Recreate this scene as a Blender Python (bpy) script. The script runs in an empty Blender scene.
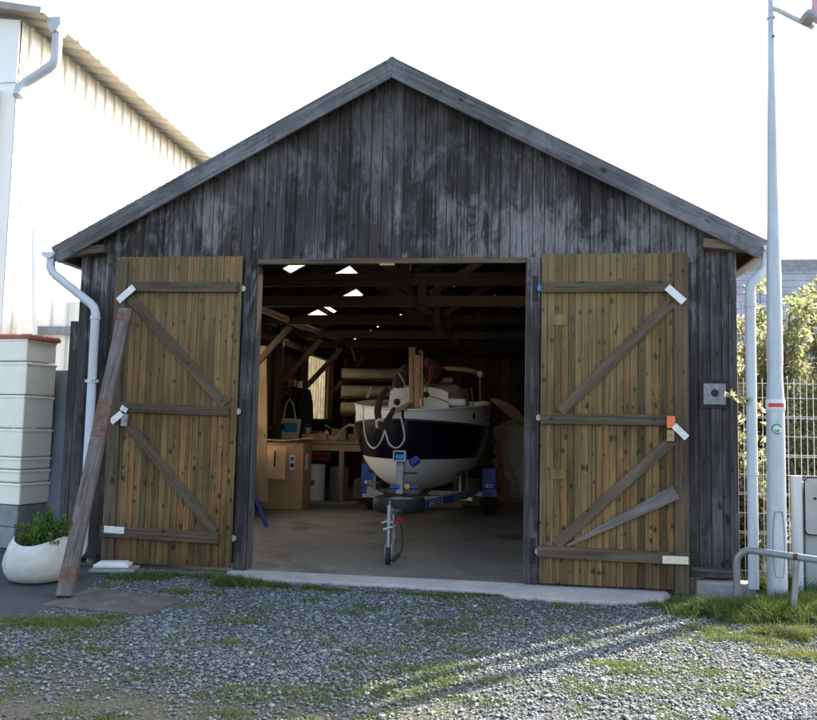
import bpy, math, random
import numpy as np
from mathutils import Vector, Matrix

random.seed(7)
rng = np.random.default_rng(11)
sc = bpy.context.scene
col = sc.collection
R = math.radians
U = random.uniform

# ------------------------------------------------------------------ camera
CAM = Vector((1.4125, -8.415, 1.6006))
YAW, PIT, ROL, FPX = R(-8.018), R(4.572), R(1.2666), 806.48
fw = Vector((math.sin(YAW)*math.cos(PIT), math.cos(YAW)*math.cos(PIT), math.sin(PIT)))
rt = fw.cross(Vector((0, 0, 1))).normalized()
up = rt.cross(fw)
cr, sr = math.cos(ROL), math.sin(ROL)
rt, up = rt*cr + up*sr, up*cr - rt*sr
cd = bpy.data.cameras.new('camera')
cam = bpy.data.objects.new('camera', cd)
col.objects.link(cam)
M = Matrix((rt, up, -fw)).transposed().to_4x4()
M.translation = CAM
cam.matrix_world = M
cd.sensor_fit = 'HORIZONTAL'
cd.sensor_width = 36
cd.lens = FPX/817*36
cd.clip_start = 0.05
cd.clip_end = 2000
sc.camera = cam


def ray(x, y):
    return fw*FPX + rt*(x-408.5) - up*(y-360)


def gp(x, y, z=0.0):                      # a point of the ground seen in the photograph
    d = ray(x, y)
    return CAM + d*((z-CAM.z)/d.z)


def wp(x, y, Y):                          # a point at depth Y
    d = ray(x, y)
    return CAM + d*((Y-CAM.y)/d.y)


# ------------------------------------------------------------------ object helpers
BASE = {}


def setp(o, label=None, cat=None, group=None, kind=None):
    if label: o['label'] = label
    if cat: o['category'] = cat
    if group: o['group'] = group
    if kind: o['kind'] = kind
    return o


def thing(name, loc, label, cat, group=None):
    o = bpy.data.objects.new(name, None)
    col.objects.link(o)
    o.location = loc
    o.empty_display_size = .1
    BASE[o] = Vector(loc)
    return setp(o, label, cat, group)


class MB:
    """collects faces in world coordinates with uv (metres along the grain) and a tint per face"""
    def __init__(s):
        s.v = []; s.f = []; s.uv = []; s.t = []

    def face(s, pts, uvs=None, t=.5):
        n = len(s.v)
        s.v += [tuple(p) for p in pts]
        s.f.append(list(range(n, n+len(pts))))
        s.uv += uvs if uvs else [(0, 0)]*len(pts)
        s.t.append(t)

    def board(s, p0, p1, w, th, nrm, t=None, w1=None, cut=None):
        p0, p1, nrm = Vector(p0), Vector(p1), Vector(nrm)
        ax = p1-p0
        L = ax.length
        ax.normalize()
        side = ax.cross(nrm).normalized()
        n = side.cross(ax).normalized()
        t = random.random() if t is None else t
        w1 = w if w1 is None else w1
        ou, ov = U(0, 60), U(0, 60)
        o = []
        for k, (p, ww) in enumerate(((p0, w), (p1, w1))):
            for a, b in ((-1, -1), (1, -1), (1, 1), (-1, 1)):
                q = p + side*(a*ww/2) + n*(b*th/2)
                if cut and a in cut[k]:
                    q = q + ax*cut[k][a]
                o.append(q)
        base = len(s.v)
        s.v += [tuple(q) for q in o]

        def add(ids, uv):
            s.f.append([base+i for i in ids])
            s.uv += uv
            s.t.append(t)
        for (i, j, wid, sh) in ((0, 1, w, 0), (1, 2, th, w), (2, 3, w, w+th), (3, 0, th, 2*w+th)):
            add((i, j, j+4, i+4), [(ou+sh, ov), (ou+sh+wid, ov), (ou+sh+wid, ov+L), (ou+sh, ov+L)])
        add((3, 2, 1, 0), [(ou+U(0, 9), ov)]*4)
        add((4, 5, 6, 7), [(ou+U(0, 9), ov)]*4)

    def box(s, lo, hi, t=None):
        lo, hi = Vector(lo), Vector(hi)
        d = hi-lo
        c = (lo+hi)/2
        k = max(range(3), key=lambda i: d[i])
        a = c.copy(); b = c.copy()
        a[k] = lo[k]; b[k] = hi[k]
        m = (k+2) % 3
        n = Vector((0, 0, 0)); n[m] = 1
        wi = [i for i in range(3) if i not in (k, m)][0]
        s.board(a, b, d[wi], d[m], n, t)

    def rbox(s, c, dims, rz=0, rx=0, ry=0, t=None):
        """box with centre, dims, euler rotation"""
        from mathutils import Euler
        m = Euler((rx, ry, rz)).to_matrix()
        x, y, z = dims
        c = Vector(c)
        k = 0 if x >= max(y, z) else (1 if y >= z else 2)
        e = [m @ Vector((1, 0, 0)), m @ Vector((0, 1, 0)), m @ Vector((0, 0, 1))]
        d = (x, y, z)
        mm = (k+2) % 3
        wi = (k+1) % 3
        s.board(c-e[k]*d[k]/2, c+e[k]*d[k]/2, d[wi], d[mm], e[mm], t)

    def tube(s, pts, r, seg=10, caps=True, t=.5, closed=False):
        pts = [Vector(p) for p in pts]
        n = len(pts)
        rs = [r]*n if not isinstance(r, (list, tuple)) else r
        base = len(s.v)
        ref = None
        L = 0
        Ls = []
        for i, p in enumerate(pts):
            if closed:
                d = pts[(i+1) % n]-pts[i-1]
            else:
                d = pts[min(i+1, n-1)]-pts[max(i-1, 0)]
            d.normalize()
            if ref is None:
                ref = d.orthogonal().normalized()
            else:
                ref = (ref-d*ref.dot(d)).normalized()
            b = d.cross(ref)
            for k in range(seg):
                a = 2*math.pi*k/seg
                s.v.append(tuple(p+(ref*math.cos(a)+b*math.sin(a))*rs[i]))
            if i: L += (p-pts[i-1]).length
            Ls.append(L)
        m = n if closed else n-1
        for i in range(m):
            j = (i+1) % n
            for k in range(seg):
                k2 = (k+1) % seg
                s.f.append([base+i*seg+k, base+i*seg+k2, base+j*seg+k2, base+j*seg+k])
                c = 2*math.pi*rs[i]/seg
                v1 = Ls[j] if j else Ls[i]+.05
                s.uv += [(k*c, Ls[i]), ((k+1)*c, Ls[i]), ((k+1)*c, v1), (k*c, v1)]
                s.t.append(t)
        if caps and not closed:
            s.f.append([base+k for k in range(seg)][::-1]); s.uv += [(0, 0)]*seg; s.t.append(t)
            s.f.append([base+(n-1)*seg+k for k in range(seg)]); s.uv += [(0, 0)]*seg; s.t.append(t)

    def lathe(s, prof, c, ax=(0, 0, 1), seg=32, t=.5):
        c = Vector(c); ax = Vector(ax).normalized()
        e1 = ax.orthogonal().normalized(); e2 = ax.cross(e1)
        base = len(s.v)
        for (r, h) in prof:
            for k in range(seg):
                a = 2*math.pi*k/seg
                s.v.append(tuple(c+ax*h+(e1*math.cos(a)+e2*math.sin(a))*max(r, 1e-4)))
        for i in range(len(prof)-1):
            for k in range(seg):
                k2 = (k+1) % seg
                s.f.append([base+i*seg+k, base+i*seg+k2, base+(i+1)*seg+k2, base+(i+1)*seg+k])
                s.uv += [(k/seg, i), ((k+1)/seg, i), ((k+1)/seg, i+1), (k/seg, i+1)]
                s.t.append(t)

    def prism(s, poly, vec, t=.5):
        """polygon (world pts) extruded by vec"""
        vec = Vector(vec)
        P = [Vector(p) for p in poly]
        Q = [p+vec for p in P]
        n = len(P)
        nrm = (P[1]-P[0]).cross(P[2]-P[0])
        flip = nrm.dot(vec) > 0
        base = len(s.v)
        s.v += [tuple(p) for p in P+Q]
        a = [base+i for i in range(n)]; b = [base+n+i for i in range(n)]
        s.f.append(a[::-1] if flip else a); s.uv += [(0, 0)]*n; s.t.append(t)
        s.f.append(b if flip else b[::-1]); s.uv += [(0, 0)]*n; s.t.append(t)
        for i in range(n):
            j = (i+1) % n
            q = [a[i], a[j], b[j], b[i]]
            s.f.append(q if flip else q[::-1]); s.uv += [(0, 0)]*4; s.t.append(t)

    def build(s, name, mat, parent=None, smooth=False, bevel=0, angle=None):
        base = Vector((0, 0, 0))
        if parent is not None:
            base = BASE.get(parent, Vector((0, 0, 0)))
        me = bpy.data.meshes.new(name)
        V = [(x-base.x, y-base.y, z-base.z) for x, y, z in s.v]
        me.from_pydata(V, [], s.f)
        uvl = me.uv_layers.new(name='UVMap')
        uvl.data.foreach_set('uv', np.array(s.uv, dtype=np.float32).ravel())
        at = me.attributes.new('tint', 'FLOAT', 'FACE')
        at.data.foreach_set('value', np.array(s.t, dtype=np.float32))
        if smooth:
            me.polygons.foreach_set('use_smooth', [True]*len(me.polygons))
            try:
                me.set_sharp_from_angle(angle=R(angle or 40))
            except Exception:
                pass
        me.materials.append(mat)
        me.update()
        o = bpy.data.objects.new(name, me)
        col.objects.link(o)
        if parent is not None:
            o.parent = parent
            BASE[o] = base
        else:
            BASE[o] = Vector((0, 0, 0))
        if bevel:
            b = o.modifiers.new('bevel', 'BEVEL')
            b.width = bevel; b.segments = 2; b.limit_method = 'ANGLE'; b.angle_limit = R(40)
        return o


def np_mesh(name, V, F, mat, tint=None, parent=None, smooth=False):
    """V (n,3), F (m,k) arrays -> one mesh object"""
    me = bpy.data.meshes.new(name)
    base = BASE.get(parent, Vector((0, 0, 0))) if parent is not None else Vector((0, 0, 0))
    V = V-np.array(base)
    m, k = F.shape
    me.vertices.add(len(V)); me.vertices.foreach_set('co', V.astype(np.float32).ravel())
    me.loops.add(m*k); me.loops.foreach_set('vertex_index', F.astype(np.int32).ravel())
    me.polygons.add(m)
    me.polygons.foreach_set('loop_start', np.arange(0, m*k, k, dtype=np.int32))
    if smooth: me.polygons.foreach_set('use_smooth', np.ones(m, dtype=bool))
    if tint is not None:
        a = me.attributes.new('tint', 'FLOAT', 'FACE')
        a.data.foreach_set('value', tint.astype(np.float32))
    me.materials.append(mat)
    me.update(calc_edges=True)
    me.validate()
    o = bpy.data.objects.new(name, me)
    col.objects.link(o)
    if parent is not None: o.parent = parent
    BASE[o] = base
    return o


# ------------------------------------------------------------------ materials
class N:
    def __init__(s, name):
        s.m = bpy.data.materials.new(name)
        s.m.use_nodes = True
        s.nt = s.m.node_tree
        s.b = s.nt.nodes['Principled BSDF']
        s.out = s.nt.nodes['Material Output']

    def n(s, typ, **kw):
        x = s.nt.nodes.new(typ)
        for k, v in kw.items(): setattr(x, k, v)
        return x

    def l(s, a, b): s.nt.links.new(a, b)

    def put(s, x, v):
        if isinstance(v, (int, float)): x.default_value = v
        elif isinstance(v, (tuple, list)):
            x.default_value = tuple(v)+((1,) if len(v) == 3 and len(x.default_value) == 4 else ())
        else: s.l(v, x)

    def math(s, op, a, b=0.0, c=None, clamp=False):
        x = s.n('ShaderNodeMath', operation=op)
        x.use_clamp = clamp
        s.put(x.inputs[0], a); s.put(x.inputs[1], b)
        if c is not None: s.put(x.inputs[2], c)
        return x.outputs[0]

    def mix(s, f, a, b, blend='MIX'):
        x = s.n('ShaderNodeMix', data_type='RGBA', blend_type=blend)
        s.put(x.inputs[0], f); s.put(x.inputs[6], a); s.put(x.inputs[7], b)
        return x.outputs[2]

    def vmul(s, v, sc3):
        x = s.n('ShaderNodeVectorMath', operation='MULTIPLY')
        s.l(v, x.inputs[0]); x.inputs[1].default_value = sc3
        return x.outputs[0]

    def noise(s, v, scale, detail=5, rough=.55, dist=0.0):
        x = s.n('ShaderNodeTexNoise')
        if v is not None: s.l(v, x.inputs['Vector'])
        x.inputs['Scale'].default_value = scale
        x.inputs['Detail'].default_value = detail
        x.inputs['Roughness'].default_value = rough
        x.inputs['Distortion'].default_value = dist
        return x.outputs['Fac']

    def voro(s, v, scale, out='Distance', feature='F1', dim='3D'):
        x = s.n('ShaderNodeTexVoronoi', feature=feature, voronoi_dimensions=dim)
        s.l(v, x.inputs['Vector'])
        x.inputs['Scale'].default_value = scale
        return x.outputs[out], x.outputs['Color'] if feature != 'DISTANCE_TO_EDGE' else None

    def ramp(s, f, stops):
        x = s.n('ShaderNodeValToRGB')
        e = x.color_ramp.elements
        while len(e) > 1: e.remove(e[-1])
        for i, (p, c) in enumerate(stops):
            k = e[0] if i == 0 else e.new(p)
            k.position = p
            k.color = tuple(c)+(1,) if not isinstance(c, (int, float)) else (c, c, c, 1)
        s.l(f, x.inputs[0])
        return x.outputs[0]

    def obj(s):
        return s.n('ShaderNodeTexCoord').outputs['Object']

    def uv(s):
        return s.n('ShaderNodeUVMap').outputs[0]

    def attr(s, nm):
        x = s.n('ShaderNodeAttribute'); x.attribute_name = nm
        return x.outputs['Fac']

    def bump(s, h, strength=.4, dist=.01):
        x = s.n('ShaderNodeBump')
        x.inputs['Strength'].default_value = strength
        x.inputs['Distance'].default_value = dist
        s.l(h, x.inputs['Height'])
        s.l(x.outputs[0], s.b.inputs['Normal'])

    def base(s, c, rough=.7, metal=0.0, spec=None):
        s.put(s.b.inputs['Base Color'], c)
        s.put(s.b.inputs['Roughness'], rough)
        s.b.inputs['Metallic'].default_value = metal
        if spec is not None: s.b.inputs['Specular IOR Level'].default_value = spec
        return s.m


def wood(name, stops, tintamt=.6, knots=.35, knotcol=(.02, .015, .012), bloom=0.0, bloomcol=(.42, .43, .46),
         stain=.5, rough=.75, grain=1.0, knotscale=(9, 5), stripes=0.0, bloomtop=False, greytop=False, brown=0.0, contrast=1.7, red=0.0, drips=0.0):
    m = N(name)
    uv = m.uv()
    g = m.noise(m.vmul(uv, (38, 1.3, 1)), 1, 6, .62, .5)
    fine = m.noise(m.vmul(uv, (190, 4, 1)), 1, 3, .6)
    blot = m.noise(m.vmul(uv, (5, .9, 1)), 1, 4, .55)
    f = m.math('MULTIPLY_ADD', g, .55*grain, .22*(1-grain)+.0)
    f = m.math('MULTIPLY_ADD', fine, .22*grain, f)
    f = m.math('MULTIPLY_ADD', blot, .35, f)
    t = m.attr('tint')
    f = m.math('MULTIPLY_ADD', m.math('SUBTRACT', f, .56), contrast, .51)
    f = m.math('MULTIPLY_ADD', m.math('SUBTRACT', t, .5), tintamt, f)
    c = m.ramp(f, stops)
    o = m.obj()
    st = m.noise(o, .9, 4, .6)
    stf = m.ramp(st, [(.3, 1-stain), (.7, 1.0)])
    c = m.mix(1.0, c, stf, 'MULTIPLY')
    hgt = g
    if knots > 0:
        wv = m.n('ShaderNodeVectorMath', operation='ADD')
        nz = m.n('ShaderNodeTexNoise'); m.l(m.vmul(uv, (20, 12, 1)), nz.inputs['Vector']); nz.inputs['Scale'].default_value = 1
        sh = m.vmul(nz.outputs['Color'], (.25, .25, 0))
        m.l(m.vmul(uv, (knotscale[0], knotscale[1], 1)), wv.inputs[0]); m.l(sh, wv.inputs[1])
        d, cc = m.voro(wv.outputs[0], 1, dim='2D')
        sep = m.n('ShaderNodeSeparateColor'); m.l(cc, sep.inputs[0])
        gate = m.math('LESS_THAN', sep.outputs[0], knots)
        size = m.math('MULTIPLY_ADD', m.math('POWER', sep.outputs[1], 2.0), .24, .08)
        k = m.math('DIVIDE', d, size)
        k = m.ramp(k, [(.45, 1.0), (.62, .55), (1.0, 0.0)])
        k = m.math('MULTIPLY', k, gate)
        c = m.mix(m.math('MULTIPLY', k, .9), c, knotcol)
        # dark streaks that run down from knots and along boards
        s2 = m.noise(m.vmul(uv, (14, .5, 1)), 1, 5, .7, .3)
        c = m.mix(m.ramp(s2, [(.58, 0.0), (.75, .55)]), c, knotcol)
    if red > 0:
        fr = m.math('FRACT', m.math('MULTIPLY', t, 17.3))
        rm = m.math('MULTIPLY', m.math('GREATER_THAN', fr, .72), red)
        c = m.mix(rm, c, m.mix(1.0, c, (1.12, .8, .62), 'MULTIPLY'))
        fd = m.math('MULTIPLY', m.math('LESS_THAN', fr, .18), .55)
        c = m.mix(fd, c, m.mix(1.0, c, (.42, .42, .46), 'MULTIPLY'))
    if drips > 0:
        dn = m.noise(m.vmul(o, (7, 7, .45)), 1, 7, .7, .3)
        c = m.mix(m.ramp(dn, [(.5, 0.0), (.68, drips)]), c, m.mix(1.0, c, (.42, .4, .42), 'MULTIPLY'))
    if greytop:
        sx = m.n('ShaderNodeSeparateXYZ'); m.l(o, sx.inputs[0])
        zz = m.math('MULTIPLY_ADD', m.math('SUBTRACT', m.noise(m.vmul(uv, (9, .7, 1)), 1, 5, .7), .5), 3.0, sx.outputs[2])
        c = m.mix(m.ramp(m.math('MULTIPLY', zz, .25), [(.35, 0.0), (.9, .4)]), c, (.17, .145, .08))
        c = m.mix(m.ramp(m.math('MULTIPLY', zz, .25), [(-.0, .55), (.14, 0.0)]), c, (.05, .035, .02))
    if brown > 0:
        br = m.noise(m.vmul(o, (3, 3, .5)), 1, 6, .65, .4)
        c = m.mix(m.ramp(br, [(.5, 0.0), (.65, brown)]), c, (.04, .029, .024))
    if bloom > 0:
        reg = m.noise(o, .75, 3, .5, .3)
        bn = m.noise(m.vmul(o, (1, 1, .55)), 4.2, 10, .74, 1.1)
        vs = m.noise(m.vmul(uv, (26, .8, 1)), 1, 6, .7, .2)
        bb = m.math('MULTIPLY_ADD', vs, .42, m.math('MULTIPLY_ADD', bn, .5, m.math('MULTIPLY', reg, .5)))
        bf = m.ramp(bb, [(.69, 0.0), (.73, .22), (.78, .7), (.86, 1.0)])
        fn = m.noise(m.vmul(uv, (95, 5, 1)), 1, 6, .75, .6)
        bf = m.math('MULTIPLY', bf, m.ramp(fn, [(.38, .25), (.62, 1.0)]))
        if bloomtop:
            sx = m.n('ShaderNodeSeparateXYZ'); m.l(o, sx.inputs[0])
            zf = m.ramp(m.math('MULTIPLY_ADD', sx.outputs[2], .25, -.25), [(.2, .25), (.5, 1.0), (.72, .95), (.95, .35)])
            bf = m.math('MULTIPLY', bf, zf)
        c = m.mix(m.math('MULTIPLY', bf, bloom), c, bloomcol)
    m.bump(m.math('MULTIPLY_ADD', fine, .4, hgt), .5, .006)
    return m.base(c, rough, spec=.25)


def plain(name, c, rough=.6, metal=0.0, var=.25, scale=6, bumpn=0.0, dirt=None, spec=None, streak=False):
    m = N(name)
    o = m.obj()
    n1 = m.noise(m.vmul(o, (3, 3, .6)) if streak else o, scale, 6, .62)
    f = m.ramp(n1, [(.3, 1-var), (.7, 1.0)])
    cc = m.mix(1.0, c, f, 'MULTIPLY')
    if dirt is not None:
        n2 = m.noise(o, scale*.35, 8, .7)
        cc = m.mix(m.ramp(n2, [(.5, 0.0), (.72, .75)]), cc, dirt)
    if bumpn:
        m.bump(m.noise(o, scale*6, 5, .7), bumpn, .01)
    rr = m.ramp(n1, [(.3, min(1, rough+.12)), (.7, max(.05, rough-.1))])
    return m.base(cc, rr, metal, spec)


W_SHED = wood('weathered_black_timber', [(.15, (.009, .0078, .0085)), (.42, (.031, .0275, .03)), (.64, (.068, .061, .067)), (.9, (.17, .16, .172))],
              tintamt=.3, knots=.5, brown=.6, knotcol=(.012, .012, .014), bloom=.58, bloomcol=(.48, .47, .49), stain=.45, knotscale=(8, 3.6), bloomtop=True)
W_BARGE = wood('weathered_grey_bargeboard', [(.25, (.04, .041, .046)), (.5, (.105, .108, .118)), (.85, (.22, .22, .235))],
               tintamt=.2, knots=.15, bloom=.7, bloomcol=(.3, .3, .33), stain=.3)
W_DOOR = wood('stained_pine_boards', [(.1, (.038, .024, .012)), (.38, (.15, .094, .039)), (.62, (.28, .183, .074)), (.95, (.43, .31, .14))],
              tintamt=.27, knots=.6, knotcol=(.022, .016, .011), stain=.5, knotscale=(10, 6.5), greytop=True, red=.5, drips=.6)
W_RAIL = wood('brown_treated_rail', [(.25, (.034, .025, .016)), (.5, (.108, .08, .051)), (.85, (.2, .155, .105))], tintamt=.25, knots=.3, stain=.3)
W_GREY = wood('silver_grey_wood', [(.25, (.07, .065, .06)), (.5, (.16, .148, .135)), (.85, (.28, .265, .245))], tintamt=.25, knots=.15, stain=.35)
W_POST = wood('grey_doorpost_timber', [(.25, (.03, .03, .035)), (.5, (.09, .09, .1)), (.85, (.22, .22, .24))], tintamt=.25, knots=.2,
              bloom=.6, stain=.45)
W_LINT = wood('brown_lintel_timber', [(.25, (.06, .045, .03)), (.5, (.14, .105, .07)), (.85, (.25, .2, .14))], tintamt=.2, knots=.1, stain=.5)
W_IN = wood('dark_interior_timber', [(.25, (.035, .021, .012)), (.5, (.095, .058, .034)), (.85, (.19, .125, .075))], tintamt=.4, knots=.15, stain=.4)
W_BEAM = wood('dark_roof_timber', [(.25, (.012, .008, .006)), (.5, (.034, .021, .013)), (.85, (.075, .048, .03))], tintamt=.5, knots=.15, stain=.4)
W_TAN = wood('pale_spar_wood', [(.25, (.22, .14, .075)), (.5, (.4, .275, .155)), (.85, (.55, .41, .26))], tintamt=.2, knots=.05, stain=.3)
W_VARN = wood('varnished_mast_wood', [(.25, (.26, .1, .03)), (.5, (.46, .2, .065)), (.85, (.58, .3, .11))], tintamt=.2, knots=.0, stain=.2, rough=.35)
W_PLY = wood('plywood', [(.25, (.36, .23, .12)), (.5, (.56, .385, .21)), (.85, (.68, .5, .31))], tintamt=.2, knots=.05, stain=.3)
W_PLANK = wood('old_painted_plank_wood', [(.25, (.055, .043, .036)), (.5, (.15, .125, .11)), (.85, (.3, .265, .24))], tintamt=.2, knots=.2,
               bloom=.5, bloomcol=(.3, .3, .33), stain=.4)
M_REDPAINT = plain('red_brown_paint', (.17, .095, .07), .85, var=.6, scale=22, dirt=(.14, .115, .1))
M_WHITE = plain('white_reflective_plate', (.8, .8, .79), .5, var=.3, scale=16, dirt=(.55, .55, .52))
M_CREAMPL = plain('cream_plate', (.7, .66, .5), .6, var=.2, scale=30)
M_ORANGE = plain('orange_plastic', (.75, .2, .05), .5, var=.15)
M_PVC = plain('grey_white_pvc', (.52, .575, .63), .35, var=.12, scale=3, dirt=(.42, .44, .45))
M_POLE = plain('pale_galvanised_pole', (.5, .55, .6), .45, .15, var=.2, scale=5, dirt=(.36, .38, .39), streak=True)
M_IRON = plain('dark_rusty_iron', (.03, .028, .028), .6, .5, var=.4, scale=20)
M_STEEL = plain('galvanised_steel', (.42, .45, .48), .42, .75, var=.3, scale=9, dirt=(.25, .25, .26))
M_DULLGALV = plain('dull_galvanised_tube', (.3, .32, .335), .5, .35, var=.3, scale=12, dirt=(.2, .19, .18))
M_RUST = plain('rusty_brown_steel', (.16, .075, .045), .8, .2, var=.5, scale=25)
M_CREAM = plain('cream_plastic', (.93, .9, .78), .55, var=.1, scale=4, dirt=(.8, .75, .62))
M_TILE = plain('red_clay_lid', (.42, .13, .08), .7, var=.35, scale=12)
M_CONCBLK = plain('grey_concrete_block', (.3, .31, .31), .9, var=.35, scale=8, bumpn=.4, dirt=(.16, .17, .15))
M_BLUEGREY = plain('blue_grey_panel', (.16, .19, .225), .55, var=.25, scale=3, dirt=(.22, .25, .28))
M_POT = plain('white_stone_planter', (.6, .59, .54), .85, var=.2, scale=9, bumpn=.4, dirt=(.38, .37, .31))
M_SOIL = plain('soil', (.04, .028, .018), .95, var=.5, scale=30, bumpn=.8)
M_CARD = plain('brown_cardboard', (.58, .38, .21), .8, var=.2, scale=5)
M_CARDD = plain('dark_cardboard', (.46, .285, .15), .8, var=.25, scale=5)
M_BLACK = plain('black_rubber', (.012, .012, .014), .7, var=.3, scale=15)
M_NAVY = plain('navy_gelcoat', (.004, .005, .013), .22, var=.2, scale=3)
M_BOATW = plain('white_gelcoat', (.72, .71, .68), .3, var=.1, scale=3)
M_ANTIF = plain('off_white_antifouling', (.72, .7, .66), .6, var=.12, scale=4, dirt=(.56, .54, .48))
M_MAROON = plain('maroon_canvas', (.07, .016, .02), .85, var=.4, scale=14, bumpn=.3)
M_ROPE = plain('white_rope', (.6, .57, .5), .85, var=.25, scale=60)
M_BLUEPL = plain('blue_plastic', (.025, .075, .36), .45, var=.25, scale=8)
M_BLUEB = plain('bright_blue_label', (.05, .26, .62), .5, var=.15)
M_RED = plain('red_plastic', (.5, .03, .025), .45, var=.2)
M_BUCKET = plain('white_paint_pail', (.78, .78, .76), .4, var=.12, scale=6)
M_LABEL = plain('white_paper_label', (.7, .69, .66), .7, var=.1)
M_YELLOW = plain('yellow_plastic', (.6, .42, .05), .5)
M_CANVAS = plain('unbleached_canvas', (.68, .62, .5), .9, var=.2, scale=20)
M_ROLL = plain('cream_roll_sheet', (.58, .54, .42), .7, var=.25, scale=3)
M_GLASS = plain('dark_porthole_glass', (.01, .01, .012), .1)
M_PINK = plain('pink_cloth', (.7, .42, .52), .8, var=.3, scale=5)
M_GREYCL = plain('grey_metal_lamp', (.3, .3, .32), .5)
M_GREEN = plain('green_ring', (.02, .28, .16), .5)
M_REDTAPE = plain('red_tape', (.6, .06, .07), .5)
M_STONE = plain('pale_stone', (.5, .48, .44), .9, var=.35, scale=8, bumpn=.5)
M_CAB = plain('grey_cabinet_paint', (.36, .37, .37), .6, var=.2, scale=4, dirt=(.26, .26, .25), bumpn=.1)
def cladding():
    m = N('cream_ribbed_cladding')
    o = m.obj()
    sx = m.n('ShaderNodeSeparateXYZ'); m.l(o, sx.inputs[0])
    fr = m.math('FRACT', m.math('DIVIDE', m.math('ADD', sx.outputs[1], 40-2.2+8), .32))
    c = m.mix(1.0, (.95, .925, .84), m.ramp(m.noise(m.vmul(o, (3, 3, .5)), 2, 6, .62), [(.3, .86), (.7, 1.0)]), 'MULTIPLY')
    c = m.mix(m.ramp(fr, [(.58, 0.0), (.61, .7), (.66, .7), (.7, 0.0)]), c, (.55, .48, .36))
    return m.base(c, .5)


M_CLAD = cladding()
M_CLADW = plain('white_metal_cladding', (.95, .94, .9), .5, var=.06, scale=1)
M_SOFFIT = plain('galvanised_roof_sheet', (.42, .39, .33), .55, .2, var=.3, scale=3)
M_WIRE = plain('white_coated_wire', (.75, .76, .74), .5, var=.08)
M_BARK = plain('shrub_bark', (.06, .045, .03), .9, var=.5, scale=20)


def concrete(name, c1, c2, scale=2.0, rough=.9, wet=0.0):
    m = N(name)
    o = m.obj()
    a = m.noise(o, scale, 9, .68, .2)
    b = m.noise(o, scale*16, 6, .7)
    d, _ = m.voro(o, 90)
    f = m.math('MULTIPLY_ADD', b, .45, m.math('MULTIPLY', a, .62))
    c = m.ramp(f, [(.35, c1), (.68, c2)])
    c = m.mix(m.ramp(d, [(.0, .35), (.35, 0.0)]), c, tuple(x*.5 for x in c1))
    if wet:
        sn = m.noise(o, .9, 6, .62, .8)
        c = m.mix(m.ramp(sn, [(.54, 0.0), (.66, wet)]), c, tuple(x*.32 for x in c1))
    m.bump(m.math('MULTIPLY_ADD', b, .6, a), .5, .01)
    return m.base(c, rough, spec=.3)


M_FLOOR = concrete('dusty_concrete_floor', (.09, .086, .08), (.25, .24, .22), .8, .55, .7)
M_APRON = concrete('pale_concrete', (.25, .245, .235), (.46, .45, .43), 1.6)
M_ASPH = concrete('asphalt', (.032, .036, .042), (.075, .082, .09), 1.4)


def gravel_ground():
    m = N('gravel_bed')
    o = m.obj()
    d1, c1 = m.voro(o, 42)
    d2, c2 = m.voro(o, 110)
    s1 = m.n('ShaderNodeSeparateColor'); m.l(c1, s1.inputs[0])
    s2 = m.n('ShaderNodeSeparateColor'); m.l(c2, s2.inputs[0])
    big = m.noise(o, .55, 7, .65, .3)
    tone = m.math('MULTIPLY_ADD', s1.outputs[0], .5, m.math('MULTIPLY', s2.outputs[1], .5))
    cg = m.ramp(tone, [(.1, (.045, .05, .056)), (.5, (.13, .145, .155)), (.9, (.3, .31, .31))])
    cg = m.mix(m.ramp(d1, [(.25, 0.0), (.6, .8)]), cg, (.02, .02, .022))
    dirt = m.ramp(m.noise(o, 22, 6, .7), [(.3, (.035, .033, .024)), (.7, (.1, .095, .075))])
    c = m.mix(m.ramp(big, [(.46, 0.0), (.6, .85)]), cg, dirt)
    sy = m.n('ShaderNodeSeparateXYZ'); m.l(o, sy.inputs[0])
    dz = m.math('MULTIPLY_ADD', m.noise(o, 1.6, 6, .65), 1.6, m.math('ADD', sy.outputs[1], m.math('MULTIPLY', sy.outputs[0], .28)))
    c = m.mix(m.ramp(m.math('MULTIPLY_ADD', dz, .25, 1.25), [(.38, .9), (.6, 0.0)]), c, m.ramp(m.noise(o, 30, 6, .75), [(.3, (.06, .056, .042)), (.7, (.15, .14, .11))]))
    moss = m.noise(o, 1.3, 8, .7)
    c = m.mix(m.ramp(moss, [(.5, 0.0), (.62, .75)]), c, (.06, .08, .026))
    h = m.math('MULTIPLY_ADD', m.math('SUBTRACT', 1, d1), 1.0, m.math('MULTIPLY', m.math('SUBTRACT', 1, d2), .4))
    m.bump(h, .8, .02)
    return m.base(c, .9, spec=.25)


M_GRAVEL = gravel_ground()


def tinted(name, stops, rough=.85, trans=0.0, transcol=None, alpha=None):
    m = N(name)
    t = m.attr('tint')
    n = m.noise(m.obj(), 60, 4, .7)
    f = m.math('MULTIPLY_ADD', m.math('SUBTRACT', n, .5), .25, t)
    c = m.ramp(f, stops)
    m.base(c, rough, spec=.2)
    if trans:
        tr = m.n('ShaderNodeBsdfTranslucent')
        tc = m.ramp(f, transcol or stops)
        m.l(tc, tr.inputs[0])
        mx = m.n('ShaderNodeMixShader'); mx.inputs[0].default_value = trans
        m.l(m.b.outputs[0], mx.inputs[1]); m.l(tr.outputs[0], mx.inputs[2])
        m.l(mx.outputs[0], m.out.inputs[0])
    return m.m


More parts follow.
